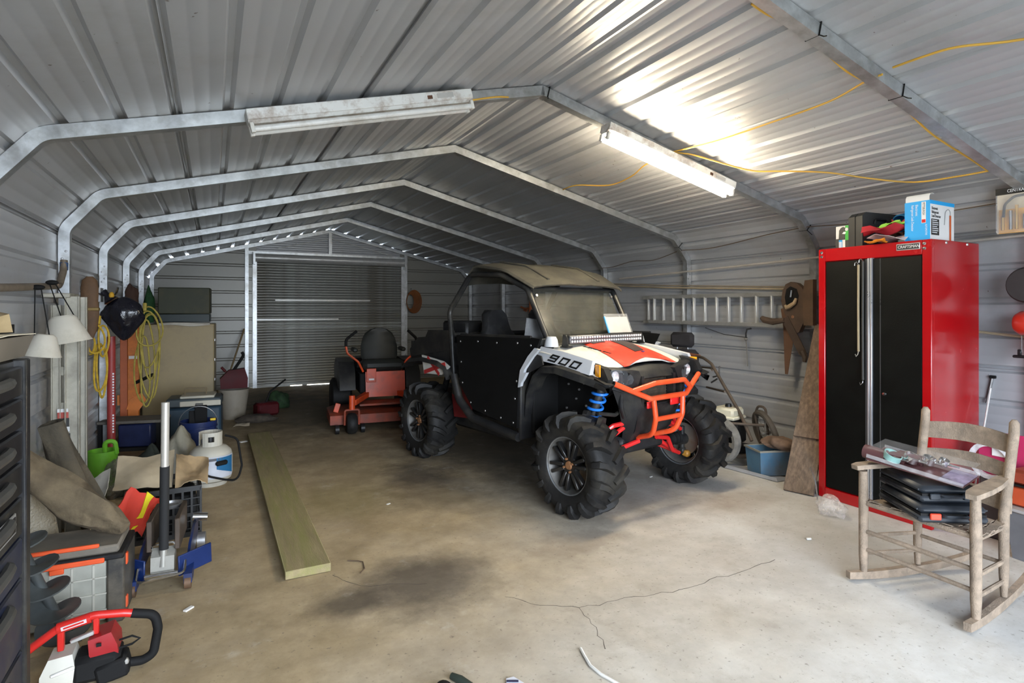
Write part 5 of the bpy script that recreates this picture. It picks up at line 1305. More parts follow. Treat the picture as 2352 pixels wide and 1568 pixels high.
# ------------------------------------------------------------------ beige cabinet, case, cloth
bc = thing('metal_cabinet', 'plain beige metal cabinet seen from its back against the left wall', 'cabinet', (-.39, 8.32, 0), R(-3))
BEI = mat('beige_enamel', (.35, .275, .145), .5, var=.07, dirt=(.24, .19, .12), dscale=3, damt=.3)
B().box(-.37, .405, -.13, .33, .0, 1.17, .008).build('carcass', BEI, bc)
B().box(-.36, .395, -.134, -.13, .03, 1.14, .002).build('back_panel', BEI, bc)
for z in (.45, .70, .95): B().box(.405, .412, -.06, -.03, z, z + .03).build('hinge', STEEL, bc)
cl2 = B(); rows = []
for i in range(13):
    u = i / 12; rows.append([(-.60 + .56 * u, 8.15 + .0 * u, 1.155 + .012 * sin(7 * u)), (-.60 + .56 * u, 8.165, 1.186 + .006 * sin(5 * u)), (-.58 + .54 * u, 8.52, 1.186 + .006 * sin(6 * u))])
solo('dust_sheet', 'off-white dust sheet draped over the beige cabinet top', 'cloth', cl2.sheet(rows, .005), mat('sheet_white', (.55, .52, .45), .9, var=.1), 60)
gc = thing('green_storage_box', 'dark olive box with black base on the beige cabinet', 'box', (-.315, 8.38, 1.195), R(-4))
B().box(-.28, .28, -.12, .12, 0, .10, .006).build('base', mat('box_dark_teal', (.010, .022, .022), .4), gc)
B().box(-.285, .285, -.125, .125, .103, .43, .01).build('lid', mat('box_olive', (.040, .045, .024), .6, var=.2, dirt=(.07, .06, .03), damt=.4), gc)
rag('green_bag', 'bunched dark green netting beside the olive box', 'netting', (-.70, 8.30, 1.19), (.06, .08, .26), mat('netting_green', (.008, .05, .012), .8, var=.5, scale=20), 21)
rag('brown_bundle', 'small dark brown bundle behind the black bag', 'bundle', (-.80, 7.55, 1.38), (.07, .06, .15), mat('bundle_brown', (.06, .03, .02), .9), 22)
solo('wall_shelf_bracket', 'rusty bracket carrying the brown bundle on the left wall', 'bracket', B().box(-.905, -.72, 7.48, 7.62, 1.355, 1.379), RUST)
# ------------------------------------------------------------------ cooler, bucket, gas bottle, watering can
co = thing('cool_box', 'blue camping cooler with a white lid and folded handle', 'cooler', (-.17, 7.0, 0), R(-4))
B().box(-.25, .25, -.15, .17, 0, .33, .02).build('body', mat('cooler_blue', (.03, .06, .09), .5, var=.2), co)
B().box(-.255, .255, -.155, .175, .335, .43, .015).build('lid', mat('cooler_dark_lid', (.05, .065, .07), .5, var=.2), co)
B().box(-.13, .19, -.16, .16, .425, .452, .008).build('lid_top', mat('cooler_cream', (.55, .52, .42), .5), co)
B().box(-.13, .25, -.162, -.15, .345, .40, .004).build('lid_trim', mat('cooler_cream', (.55, .52, .42), .5), co)
B().tube(fillet([(-.10, .0, .452), (-.10, .0, .515), (.10, .0, .515), (.10, .0, .452)], .01, 3), .007, 6).build('handle', mat('handle_brown', (.2, .15, .08), .6), co)
B().obox((.05, -.165, .34), (.07, .02, .07), None, .004).build('latch', mat('latch_grey', (.12, .12, .11), .5), co)
bk = thing('blue_bucket', 'navy blue plastic bucket with wire handle behind the gas bottle', 'bucket', (-.12, 5.85, 0))
def pail(r0, r1, h, t=.004): return [(0, 0), (r0, 0), (r1, h), (r1 + .006, h), (r1 + .006, h + .006), (r1 - t, h + .006), (r0 - t, t * 2), (0, t * 2)]
B().lathe(pail(.128, .148, .36), 28).build('pail', mat('bucket_navy', (.014, .028, .11), .4, var=.15), bk)
for z in (.31, .27): B().lathe([(.144, 0), (.153, 0), (.153, .008), (.144, .008)], 28, Matrix.Translation((0, 0, z)), closed=True).build('rim_ring', mat('bucket_navy', (.014, .028, .11), .4), bk)
pts = [(.152 * cos(a), -.04 - .03 * sin(a), .34 + .16 * sin(a)) for a in [pi * i / 16 for i in range(17)]]
B().tube(pts, .003, 5).build('wire_handle', STEEL, bk)
B().obox((.02, .0, .40), (.10, .03, .20), Matrix.Rotation(.2, 4, 'X'), .005).obox((-.05, .02, .37), (.05, .05, .16), Matrix.Rotation(-.2, 4, 'X'), .005).build('contents', MATTE, bk)
B().obox((.115, -.06, .375), (.045, .02, .02), None, .004).build('yellow_tag', mat('tag_yellow', (.75, .5, .02), .5), bk)
pr_ = thing('propane_cylinder', 'white propane cylinder with blue label and black hose', 'gas cylinder', (-.02, 5.06, 0))
PW_ = mat('cylinder_white', (.50, .475, .40), .45, var=.05, dirt=(.35, .31, .24), damt=.3)
B().lathe([(0, .025), (.10, .02), (.145, .045), (.155, .085), (.155, .215), (.145, .255), (.11, .29), (.06, .305), (0, .308)], 32).build('tank', PW_, pr_)
B().lathe([(.10, 0), (.115, 0), (.12, .03), (.10, .03)], 28, closed=True).build('foot_ring', PW_, pr_)
cg = B()
for i in range(20):
    a0, a1 = 2 * pi * i / 24 - 2.3, 2 * pi * (i + 1) / 24 - 2.3
    z0, z1 = (.365, .385) if (i % 6 in (2, 3)) else (.30, .40)
    segs = [(.30, .335), (.375, .405)] if i % 6 in (2, 3) else [(.30, .405)]
    for (zz0, zz1) in segs:
        vs = [(r * cos(a), r * sin(a), z) for z in (zz0, zz1) for a in (a0, a1) for r in (.078, .083)]
        cg.add(vs, [(0, 1, 3, 2), (4, 6, 7, 5), (0, 2, 6, 4), (1, 5, 7, 3), (0, 4, 5, 1), (2, 3, 7, 6)])
cg.build('collar', PW_, pr_)
B().cyl((0, 0, .305), (0, 0, .36), .018, n=10).cyl((-.02, -.02, .345), (-.05, -.06, .345), .022, n=12).build('valve', mat('valve_dark', (.05, .05, .05), .5), pr_)
def band(z0, z1, a0, a1, r, m, name, skew=0):
    rows = []
    for i in range(13):
        a = a0 + (a1 - a0) * i / 12; k = skew * (i / 12)
        rows.append([(r * cos(a), r * sin(a), z0 + k), (r * cos(a), r * sin(a), z1)])
    B().sheet(rows, -.0006).build(name, m, pr_)
band(.07, .235, R(-175), R(-20), .1562, mat('label_light', (.48, .50, .55), .4), 'label')
band(.14, .225, R(-75), R(-22), .1572, mat('label_blue', (.02, .13, .28), .4), 'label', -.05)
band(.205, .225, R(-175), R(-60), .1574, mat('label_dark', (.08, .08, .09), .5), 'label')
B().obox((.075, -.145, .185), (.09, .03, .035), R(28), .01).build('regulator', MATTE, pr_)
B().tube(fillet([(.10, .03, .36), (.19, .02, .33), (.22, -.02, .12), (.19, -.06, .015), (.10, -.13, .05), (.0, -.19, .10), (-.10, -.20, .16)], .06, 5), .008, 8).build('hose', MATTE, pr_)
gn = thing('watering_can', 'bright green plastic watering can half hidden by the step ladder', 'watering can', (-.755, 5.36, 0))
GRN = mat('can_green', (.16, .46, .03), .5, var=.12)
B().lathe(pail(.095, .10, .27), 24).build('can_body', GRN, gn)
B().tube(fillet([(.02, -.03, .27), (.02, -.05, .35), (.085, -.05, .35), (.095, -.04, .25)], .03, 4), .017, 8).build('handle', GRN, gn)
B().tube([(-.08, .04, .08), (-.13, .05, .22), (-.14, .06, .30)], [.02, .015, .014], 8).build('spout', GRN, gn)
# bag of netting, white bowl, dark net
rag('clear_sack', 'grey see-through plastic sack bunched beside the green can', 'sack', (-.63, 5.03, 0), (.075, .10, .17), clear('sack_film', (.28, .26, .22), .55, .15, .5, 20), 31)
rag('dark_net', 'tangle of dark green netting behind the papers', 'netting', (-.42, 4.98, 0), (.11, .12, .21), mat('net_dark', (.012, .018, .014), .8, var=.5, scale=30), 32)
rag('pale_bag', 'pale grey plastic bag lying behind the jack handle', 'bag', (-.235, 5.42, 0), (.12, .11, .23), mat('bag_pale', (.27, .25, .19), .5, var=.15), 33)
# ------------------------------------------------------------------ crate with papers, vest
crt = thing('milk_crate', 'black plastic lattice crate full of papers behind the floor jack', 'crate', (-.27, 4.10, 0), R(4))
CRK = mat('crate_black', (.012, .012, .011), .5, var=.3)
for s in (-1, 1):
    for z, h in ((.0, .03), (.27, .03), (.12, .015)):
        B().box(-.19, .19, s * .17 - .006, s * .17 + .006, z, z + h).build('side_rail', CRK, crt)
        B().box(s * .19 - .006, s * .19 + .006, -.17, .17, z, z + h).build('side_rail', CRK, crt)
for k in range(9):
    x = -.19 + .0475 * k
    for s in (-1, 1): B().box(x - .006, x + .006, s * .17 - .005, s * .17 + .005, 0, .29).build('bar', CRK, crt)
for k in range(8):
    y = -.17 + .0485 * k
    for s in (-1, 1): B().box(s * .19 - .005, s * .19 + .005, y - .006, y + .006, 0, .29).build('bar', CRK, crt)
for k in range(5):
    B().box(-.19, .19, -.174, -.166, .045 + k * .045, .051 + k * .045).build('bar', CRK, crt)
B().box(-.185, .185, -.165, .165, 0, .008).build('base', CRK, crt)
B().box(-.17, .17, -.15, .15, .01, .24, .01).build('contents', MATTE, crt)
def sheetobj(name, label, cat, P, m, n=9, wav=.02, seed=1, th=.004):
    """four corners, wavy"""
    a, b_, c, d = [Vector(p) for p in P]; r_ = random.Random(seed); rows = []
    nr = (b_ - a).cross(d - a).normalized()
    for i in range(n):
        row = []
        for j in range(n):
            u, v = i / (n - 1), j / (n - 1); p = a.lerp(b_, u).lerp(d.lerp(c, u), v)
            row.append(p + nr * (wav * (sin(5 * u + seed) * sin(4 * v + seed * 1.7) + .4 * r_.uniform(-1, 1) * .5)))
        rows.append(row)
    return solo(name, label, cat, B().sheet(rows, th), m, 60)
PAP = mat('sack_paper', (.40, .325, .215), .9, var=.15, scale=7)
sheetobj('paper_sack', 'creased beige paper sack lying over the black crate', 'sack', [(-.52, 4.02, .31), (-.22, 3.98, .30), (-.22, 4.22, .46), (-.52, 4.26, .44)], PAP, 13, .022, 2)
sheetobj('paper_sack', 'torn brown paper sack hanging off the crate towards the gas cylinder', 'sack', [(-.20, 3.92, .325), (-.03, 3.94, .315), (-.03, 4.25, .39), (-.21, 4.22, .44)], mat('kraft_paper', (.34, .24, .13), .85, var=.25, scale=8), 13, .03, 5)
sheetobj('plastic_wrap', 'crumpled grey plastic wrap beside the crate top', 'wrap', [(-.72, 3.93, .22), (-.55, 3.90, .27), (-.54, 4.10, .42), (-.70, 4.10, .32)], mat('wrap_grey', (.30, .28, .24), .4, var=.2), 11, .02, 7)
vs_ = thing('safety_vest', 'orange-red safety vest with yellow stripes over the crate corner', 'vest', (-.42, 3.72, .08))
VST = mat('vest_orange', (.66, .045, .02), .75, var=.12); VY = mat('vest_yellow', (.80, .66, .01), .6)
vg = []
def vf(u, v):   # u across, v from top to bottom
    return Vector((-.36 + .04 * u + (-.06 - .10 * u * 0) * 0 + (u - .5) * .14 - v * .10, 3.80 - .06 * v + .012 * sin(9 * u), .35 - v * .24 + .02 * sin(6 * u + 3 * v) + .014 * sin(13 * u - 9 * v) - .04 * u * (1 - v)))
for i in range(9): vg.append([vf(i / 8, j / 8) for j in range(9)])
B().sheet(vg, .012).build('cloth', VST, vs_, 60, world=True)
g2 = [[vf(u, v / 5 * .5) + Vector((.0, -.016, .010)) for v in range(6)] for u in (.58, .74)]
B().sheet(g2, -.008).build('stripe', VY, vs_, 60, world=True)
g3 = [[vf(u / 4 * .45 + .35, v) + Vector((0, -.016, .010)) for u in range(5)] for v in (.84, .95)]
B().sheet(g3, -.008).build('stripe', VY, vs_, 60, world=True)
# ------------------------------------------------------------------ rolled canvas bundles
CAN = mat('canvas_grey', (.155, .118, .068), .95, var=.5, scale=5, dirt=(.075, .055, .033), damt=.6, bump=.9, bscale=22)
def bundle(name, label, pts, rs, m, seed, hollow=False):
    b = B(); pts = [Vector(p) for p in pts]; secs = []; r_ = random.Random(seed)
    N_ = 18
    fine = []
    for i in range(len(pts) - 1):
        for k in range(5): fine.append((pts[i].lerp(pts[i + 1], k / 5), rs[i] + (rs[i + 1] - rs[i]) * k / 5))
    fine.append((pts[-1], rs[-1]))
    for i, (p, r) in enumerate(fine):
        a = fine[max(i - 1, 0)][0]; c = fine[min(i + 1, len(fine) - 1)][0]; t = (c - a).normalized(); x = t.cross(Vector((0, 1, .2))).normalized(); y = x.cross(t)
        secs.append([p + (x * cos(q) + y * sin(q)) * r * (1 + .17 * sin(3 * q + i * .30 + seed) + .09 * sin(7 * q - i * .16) + .05 * sin(12 * q + i * .5)) for q in [2 * pi * k / N_ for k in range(N_)]])
    b.loft(secs, caps=not hollow)
    if hollow:
        b.loft([[s.lerp(fine[0][0], .35) for s in secs[0]], secs[0]], caps=False); b.loft([[s.lerp(fine[0][0], .35) + (fine[5][0] - fine[0][0]) for s in secs[0]], [s.lerp(fine[0][0], .35) for s in secs[0]]], caps=False)
    return solo(name, label, 'canvas roll', b, m, 70)
bundle('canvas_roll', 'dark rolled canvas tube standing upright with an open end by the step ladder', [(-.72, 3.62, .79), (-.67, 3.64, .60), (-.56, 3.66, .30), (-.50, 3.66, .06)], [.05, .06, .065, .05], mat('canvas_dark', (.082, .066, .042), .95, var=.45, scale=5, dirt=(.05, .045, .035), damt=.5, bump=.9, bscale=22), 3, True)
bundle('canvas_roll', 'long grey canvas bundle sagging down onto the orange-latched tote', [(-.80, 3.20, .76), (-.68, 3.22, .60), (-.56, 3.22, .49), (-.44, 3.17, .425), (-.355, 3.10, .375)], [.045, .065, .075, .065, .025], CAN, 5)
bundle('bubble_wrap_roll', 'pale bubble wrap bulk behind the auger', [(-.78, 3.46, .02), (-.78, 3.46, .22), (-.78, 3.45, .42), (-.78, 3.44, .52)], [.08, .10, .09, .05], mat('bubble_wrap', (.30, .265, .195), .35, var=.2, bump=.8, bscale=90), 9)
# ------------------------------------------------------------------ storage tote with orange latches
tt = thing('storage_tote', 'clear and black storage tote with orange-red latches under the canvas', 'tote', (-.53, 3.17, 0), R(-2))
TB = mat('tote_clear', (.30, .30, .26), .3, var=.1); TF = clear('tote_film', (.42, .42, .36), .72, .25, .2, 8)
B().box(-.19, .125, -.15, .12, .015, .27, .008).build('clear_body', TF, tt)
for k in range(3): B().box(-.19, .125, -.154, -.149, .06 + k * .07, .066 + k * .07).build('rib', mat('tote_rib', (.42, .41, .35), .4), tt)
for k in range(4): B().box(-.15 + k * .075, -.142 + k * .075, -.154, -.149, .02, .26).build('rib', mat('tote_rib', (.42, .41, .35), .4), tt)
for x0, x1 in ((.125, .19), (-.25, -.19)): B().box(x0, x1, -.16, .13, 0, .285, .008).build('end_frame', mat('tote_black', (.03, .028, .024), .6, dirt=(.13, .11, .08), damt=.5), tt)
B().box(-.25, .19, -.165, .135, .275, .30, .006).build('lid_base', BLACK, tt)
ORL = mat('latch_orange', (.68, .085, .02), .5, var=.1, dirt=(.45, .10, .05), damt=.3)
B().box(-.20, .12, -.172, -.160, .270, .292, .004).build('latch_bar', ORL, tt)
B().box(-.07, -.02, -.174, -.164, .250, .272, .003).build('latch', ORL, tt)
B().box(-.25, .17, -.15, .125, .30, .335, .008).build('tray', mat('tote_tray', (.16, .14, .11), .7, var=.3), tt)
B().box(-.20, .10, -.165, -.150, .335, .352, .004).build('latch_bar', ORL, tt)
B().box(.186, .196, -.12, -.09, .23, .28, .003).box(.186, .196, -.12, -.09, .04, .09, .003).build('latch', ORL, tt)
# ------------------------------------------------------------------ earth auger bit
ag = thing('auger_bit', 'dark grey steel earth auger with wide spiral flighting by the tool chest', 'auger', (-.545, 2.83, 0))
AG = mat('auger_grey', (.085, .095, .095), .45, .4, var=.25, dirt=(.05, .045, .04), damt=.4)
A0, A1 = Vector((.035, .03, .03)), Vector((-.10, -.15, .55)); ax = (A1 - A0); L_ = ax.length; ax.normalize(); ux = ax.orthogonal().normalized(); uy = ax.cross(ux)
B().cyl(A0, A1, .017, n=12).build('shaft', AG, ag)
g = []
for i in range(97):
    t = i / 96; a = -t * 2 * pi * 4.5 + .6; p = A0 + ax * (.02 + t * (L_ - .04)); e = ux * cos(a) + uy * sin(a)
    g.append([p + e * .015, p + e * .05, p + e * .085])
B().sheet(g, .006).build('flighting', AG, ag)
B().cyl(A0 - ax * .02, A0, .004, .02, 10).obox(A0 + Vector((0, 0, .005)), (.08, .02, .02)).build('tip', STEEL, ag)
# ------------------------------------------------------------------ auger power head
ph = thing('auger_power_head', 'petrol auger power head with red tube handles lying in the left foreground', 'power head', (-.40, 2.60, 0))
H0 = Vector((-.40, 2.60, 0))
RH = mat('handle_red', (.55, .02, .015), .35, var=.08, coat=.3)
def wpts(*p): return [Vector(q) - H0 for q in p]
B().tube(fillet(wpts((-.66, 2.60, .09), (-.575, 2.60, .155), (-.50, 2.60, .205), (-.394, 2.60, .228), (-.30, 2.60, .214), (-.275, 2.60, .207)), .08, 5), .0145, 12).build('handle_tube', RH, ph)
B().tube(fillet(wpts((-.275, 2.60, .207), (-.20, 2.60, .185), (-.19, 2.60, .13), (-.205, 2.60, .035), (-.24, 2.60, .019), (-.34, 2.60, .03)), .04, 6), .0165, 12).build('foam_grip', MATTE, ph)
B().tube(wpts((-.50, 2.60, .205), (-.40, 2.60, .222)), .019, 12).build('handle_sleeve', RH, ph)
B().beam(Vector((-.487, 2.5815, .208)) - H0, Vector((-.412, 2.5815, .2215)) - H0, .004, .014).build('sticker', mat('sticker_white', (.62, .5, .5), .4), ph)
B().beam(Vector((-.480, 2.5793, .2093)) - H0, Vector((-.420, 2.5793, .2202)) - H0, .001, .006).build('sticker_print', RH, ph)
B().obox(Vector((-.49, 2.60, .165)) - H0, (.02, .025, .08), None, .003).obox(Vector((-.385, 2.60, .19)) - H0, (.018, .025, .06), None, .003).build('bracket', RH, ph)
B().beam(Vector((-.46, 2.585, .155)) - H0, Vector((-.39, 2.585, .172)) - H0, .018, .014, ch=.003).build('link_bar', ALU, ph)
B().loft([wpts((-.405, 2.56, .155), (-.335, 2.56, .17), (-.335, 2.66, .17), (-.405, 2.66, .155)), wpts((-.40, 2.55, .105), (-.315, 2.55, .125), (-.315, 2.67, .125), (-.40, 2.67, .105)), wpts((-.38, 2.56, .06), (-.31, 2.56, .07), (-.31, 2.66, .07), (-.38, 2.66, .06))]).build('air_filter_cover', mat('cover_red', (.30, .012, .015), .4, var=.12), ph)
B().obox(Vector((-.37, 2.545, .14)) - H0, (.015, .004, .012)).build('cover_screw', MATTE, ph)
B().loft([[Vector((x, 2.60 + dy, z)) - H0 for x, dy, z in ((-.545, -.05, 0), (-.45, -.05, 0), (-.45, .06, 0), (-.545, .06, 0))], [Vector((x, 2.60 + dy, z)) - H0 for x, dy, z in ((-.54, -.06, .07), (-.44, -.06, .08), (-.44, .06, .08), (-.54, .06, .07))], [Vector((x, 2.60 + dy, z)) - H0 for x, dy, z in ((-.52, -.04, .115), (-.45, -.04, .12), (-.45, .05, .12), (-.52, .05, .115))]]).build('engine_shroud', mat('shroud_white', (.60, .58, .50), .45, var=.08, dirt=(.3, .27, .2), damt=.3), ph)
B().obox(Vector((-.475, 2.537, .075)) - H0, (.07, .006, .012), Matrix.Rotation(-.2, 4, 'Y'), .003).build('shroud_slot', WHITE, ph)
B().obox(Vector((-.38, 2.60, .055)) - H0, (.15, .12, .10), None, .02).obox(Vector((-.33, 2.58, .035)) - H0, (.10, .10, .07), Matrix.Rotation(-.2, 4, 'Y'), .01).build('engine_block', MATTE, ph)
B().obox(Vector((-.315, 2.545, .05)) - H0, (.075, .02, .02), Matrix.Rotation(-.3, 4, 'Y'), .004).build('fin_plate', ALU, ph)
B().tube(wpts((-.31, 2.57, .13), (-.27, 2.56, .14), (-.245, 2.56, .125), (-.27, 2.56, .11), (-.31, 2.56, .105)), .004, 6).build('throttle_cable', MATTE, ph)
# ------------------------------------------------------------------ floor jack
fj = thing('floor_jack', 'blue trolley jack with a long silver and black handle', 'floor jack', (-.22, 3.30, 0), R(-4))
JB = mat('jack_blue', (.006, .020, .095), .4, var=.15, dirt=(.04, .04, .06), damt=.35)
for s in (-1, 1):
    B().prism([(-.02, .055), (.10, .055), (.30, .06), (.46, .10), (.46, .16), (.30, .185), (.10, .155), (.0, .10)], 'x', s * .105 - .006, s * .105 + .006).build('side_plate', JB, fj)
    B().prism([(-.09, .03), (-.02, .03), (.02, .055), (.02, .10), (-.03, .085), (-.09, .075)], 'x', s * .115 - .018, s * .115 + .018).build('wheel_arm', JB, fj)
    B().cyl((s * .115 - .014, -.075, .030), (s * .115 + .014, -.075, .030), .030, n=16).build('castor', mat('castor_rust', (.12, .07, .04), .6, .3, var=.3), fj)
    B().beam((s * .07, -.045, .10), (s * .205, .065, .108), .010, .10, ch=.003).build('side_wing', JB, fj)
    B().box(s * .06 - .012, s * .06 + .012, .0, .30, .17, .32, .004).build('lift_arm', mat('arm_rust', (.075, .055, .04), .6, .3, var=.3), fj)
    B().cyl((s * .13 - .02, .43, .045), (s * .13 + .02, .43, .045), .045, n=18).build('front_wheel', STEEL, fj)
B().prism([(-.03, .05), (.06, .05), (.06, .13), (.03, .18), (-.02, .15)], 'x', -.05, .05).build('power_unit', mat('jack_cast', (.34, .33, .29), .5, .4, var=.2, dirt=(.15, .13, .1), damt=.4), fj)
B().cyl((-.07, -.05, .075), (.07, -.05, .075), .012, n=10).build('axle', CHROME, fj)
B().tube(fillet([(-.10, -.03, .11), (-.10, -.09, .065), (.10, -.09, .085), (.10, -.03, .12)], .02, 3), .006, 6).build('release_bar', CHROME, fj)
B().tube(fillet([(-.05, .02, .16), (-.05, .0, .20), (.05, .0, .21), (.05, .02, .17)], .015, 3), .005, 6).build('spring_clip', CHROME, fj)
B().cyl((0, -.01, .10), (0.003, .0, .20), .020, .016, 12).build('handle_socket', mat('jack_cast', (.34, .33, .29), .5, .4), fj)
B().cyl((.003, .0, .18), (.007, .0, .585), .0215, n=14).build('foam_grip', mat('foam_black', (.012, .012, .012), .8, var=.2), fj)
B().cyl((.007, .0, .585), (.010, .0, .90), .0185, n=14).build('handle', mat('handle_silver', (.52, .49, .43), .4, .4, var=.1), fj)
B().cyl((.10, .30, .225), (.17, .30, .215), .022, n=14).build('saddle_pin', CHROME, fj)
B().lathe([(0, 0), (.05, 0), (.055, .02), (.045, .02), (.04, .008), (0, .008)], 18, Matrix.Translation((0, .28, .30))).build('saddle', STEEL, fj)
# ------------------------------------------------------------------ plank on the floor
plk = B().box(.318, .540, 3.075, 6.68, .002, .045, .003)
solo('floor_plank', 'long greenish treated timber plank lying on the concrete floor', 'plank', plk, mat('treated_timber', (.29, .235, .12), .8, var=.22, scale=3, stretch=(8, .8, 8), dirt=(.24, .23, .075), dscale=2.5, damt=.55, bump=.25, bscale=30))
# ------------------------------------------------------------------ zero-turn mower (local -Y forward, towards the viewer)
mw = thing('zero_turn_mower', 'orange zero-turn mower with high black seat parked by the roller door', 'mower', (1.80, 6.95, 0), R(-6))
MO = mat('mower_orange', (.62, .065, .012), .42, var=.12, dirt=(.22, .05, .02), dscale=4, damt=.4)
MOD = mat('mower_deck_orange', (.30, .05, .02), .6, var=.3, dirt=(.09, .045, .03), dscale=4, damt=.55)
SEATM = mat('mower_seat_vinyl', (.022, .024, .022), .55, var=.2, spec=.3)
# deck
B().loft([[(-.62, -.55, .09), (.62, -.55, .09), (.62, .05, .09), (-.62, .05, .09)], [(-.62, -.55, .19), (.62, -.55, .19), (.62, .05, .19), (-.62, .05, .19)], [(-.55, -.47, .225), (.55, -.47, .225), (.55, .0, .225), (-.55, .0, .225)]]).build('deck', MOD, mw)
for x in (-.55, -.28, .28, .55): B().cyl((x - .02, -.60, .05), (x + .02, -.60, .05), .05, n=14).build('deck_roller', BLACK, mw)
# castors and arms
for s in (-1, 1):
    B().beam((s * .18, -.20, .36), (s * .38, -.62, .335), .06, .06, ch=.005).build('castor_arm', MO, mw)
    B().cyl((s * .40, -.66, .27), (s * .40, -.66, .42), .032, n=12).build('castor_tube', MO, mw)
    B().tube(fillet([(s * .40 - .075, -.64, .10), (s * .40 - .075, -.66, .265), (s * .40 + .075, -.66, .265), (s * .40 + .075, -.64, .10)], .02, 3), .012, 6).build('castor_fork', MOD, mw)
    B().lathe([(.03, -.05), (.09, -.055), (.11, -.035), (.115, 0), (.11, .035), (.09, .055), (.03, .05)], 24, Matrix.Translation((s * .40, -.64, .115)) @ Matrix.Rotation(R(90), 4, 'Y')).build('castor_tyre', RUBBER, mw)
    B().lathe([(.10, -.12), (.20, -.125), (.235, -.10), (.245, 0), (.235, .10), (.20, .125), (.10, .12)], 32, Matrix.Translation((s * .42, .55, .245)) @ Matrix.Rotation(R(90), 4, 'Y')).build('drive_tyre', RUBBER, mw)
    B().prism([(-.10, .40), (.75, .42), (.80, .62), (.55, .74), (.10, .72), (-.05, .58)], 'x', s * .30, s * .48).build('fuel_tank', BLACK, mw)
    B().tube(fillet([(s * .22, -.15, .62), (s * .28, -.18, .74), (s * .40, -.15, .84), (s * .415, -.14, .92)], .06, 5), .013, 8).build('lever_tube', MO, mw)
    B().tube(fillet([(s * .415, -.14, .92), (s * .415, -.14, 1.0), (s * .30, -.20, 1.10)], .06, 5), .017, 8).build('lever_grip', MATTE, mw)
    B().obox((s * .29, .16, .86), (.06, .25, .05), None, .015).build('armrest', SEATM, mw)
B().loft([[(-.20, -.24, .33), (.26, -.24, .33), (.26, -.20, .33), (-.20, -.20, .33)], [(-.20, -.20, .62), (.26, -.20, .62), (.26, -.16, .62), (-.20, -.16, .62)]]).build('front_panel', MO, mw)
B().box(-.19, -.08, -.235, -.205, .50, .66, .004).build('panel_cover', MO, mw)
B().box(-.165, -.105, -.240, -.233, .525, .545).build('label', GW, mw)
B().box(-.30, .30, -.50, -.22, .27, .295, .004).build('foot_plate', MOD, mw)
B().obox((-.545, -.50, .27), (.055, .02, .10), Matrix.Rotation(.3, 4, 'Y'), .004).build('deck_pedal', MO, mw)
B().box(-.26, .28, -.15, .60, .36, .60, .01).build('frame_body', MATTE, mw)
B().obox((.02, .02, .68), (.50, .48, .14), Matrix.Rotation(-.06, 4, 'X'), .05).build('seat_cushion', SEATM, mw)
secs = []
for z, hw in ((.70, .20), (.78, .225), (.90, .225), (1.0, .20), (1.06, .165), (1.10, .11), (1.12, .05)):
    y = .20 + (z - .7) * .18; secs.append([(hw * cx_, y + dy, z) for cx_, dy in ((-1, 0), (-.8, -.035), (0, -.02), (.8, -.035), (1, 0), (.8, .05), (0, .06), (-.8, .05))])
B().loft(secs).xf(Matrix.Translation((.02, 0, 0))).build('seat_back', SEATM, mw, 60)
B().obox((.0, .75, .55), (.50, .40, .35), None, .04).build('engine', BLACK, mw)
# ------------------------------------------------------------------ clutter by the roller door
wb = thing('white_pail', 'dirty white pail heaped with a red jerry can by the door post', 'pail', (.225, 7.95, 0))
B().lathe(pail(.125, .175, .36), 26).build('pail', mat('pail_white', (.28, .25, .20), .6, dirt=(.16, .135, .09), damt=.5), wb)
rj = thing('red_jerry_can', 'dusky red fuel can with black spout sitting in the white pail', 'fuel can', (.225, 7.95, .38))
RJ = mat('can_red', (.06, .004, .006), .6, var=.2, spec=.25)
B().loft([[(-.15, -.09, .0), (.15, -.09, 0), (.15, .09, 0), (-.15, .09, 0)], [(-.155, -.095, .12), (.155, -.095, .12), (.155, .095, .12), (-.155, .095, .12)], [(-.06, -.06, .22), (.12, -.06, .24), (.12, .06, .24), (-.06, .06, .22)]]).build('can_body', RJ, rj)
B().tube(fillet([(.0, 0, .22), (.07, 0, .33), (.11, 0, .40), (.09, 0, .44)], .04, 4), .018, 8).build('spout', MATTE, rj)
B().tube([(-.09, 0, .20), (-.14, 0, .26)], .016, 8).build('vent', RJ, rj)
rc2 = thing('red_fuel_can', 'low dark red fuel can on the floor by the roller door', 'fuel can', (.60, 7.98, 0), R(20))
B().box(-.14, .14, -.09, .09, 0, .17, .03).build('can_body', RJ, rc2)
B().tube(fillet([(.0, 0, .17), (.05, 0, .30), (.30, .1, .42)], .04, 3), .012, 8).build('spout', MATTE, rc2)
rag('green_leaves', 'small clump of green weeds beside the red can', 'weeds', (.80, 8.5, 0), (.14, .12, .14), mat('weed_green', (.010, .032, .008), .8, var=.5, scale=20), 41)
rag('dark_heap', 'heap of dark scraps on the floor near the cooler', 'scraps', (.45, 7.55, 0), (.22, .10, .06), mat('scrap_dark', (.045, .035, .025), .9, var=.5, scale=15), 42)
sheetobj('paper_scrap', 'torn pale paper scrap beside the dark scraps', 'paper', [(.20, 7.36, .006), (.37, 7.34, .006), (.38, 7.43, .02), (.24, 7.44, .02)], mat('scrap_paper', (.45, .38, .28), .9), 7, .01, 3)
solo('broom_handle', 'thin wooden handle leaning against the door post', 'handle', B().cyl((.12, 10.1, .0), (.46, 10.70, 1.02), .014, n=8), mat('handle_wood', (.22, .16, .08), .7))
co2 = thing('orange_cord_coil', 'coiled orange extension cord hanging on the back wall right of the door', 'cord', (3.40, 10.80, 1.28))
OC = mat('cord_orange', (.28, .10, .03), .7, var=.25)
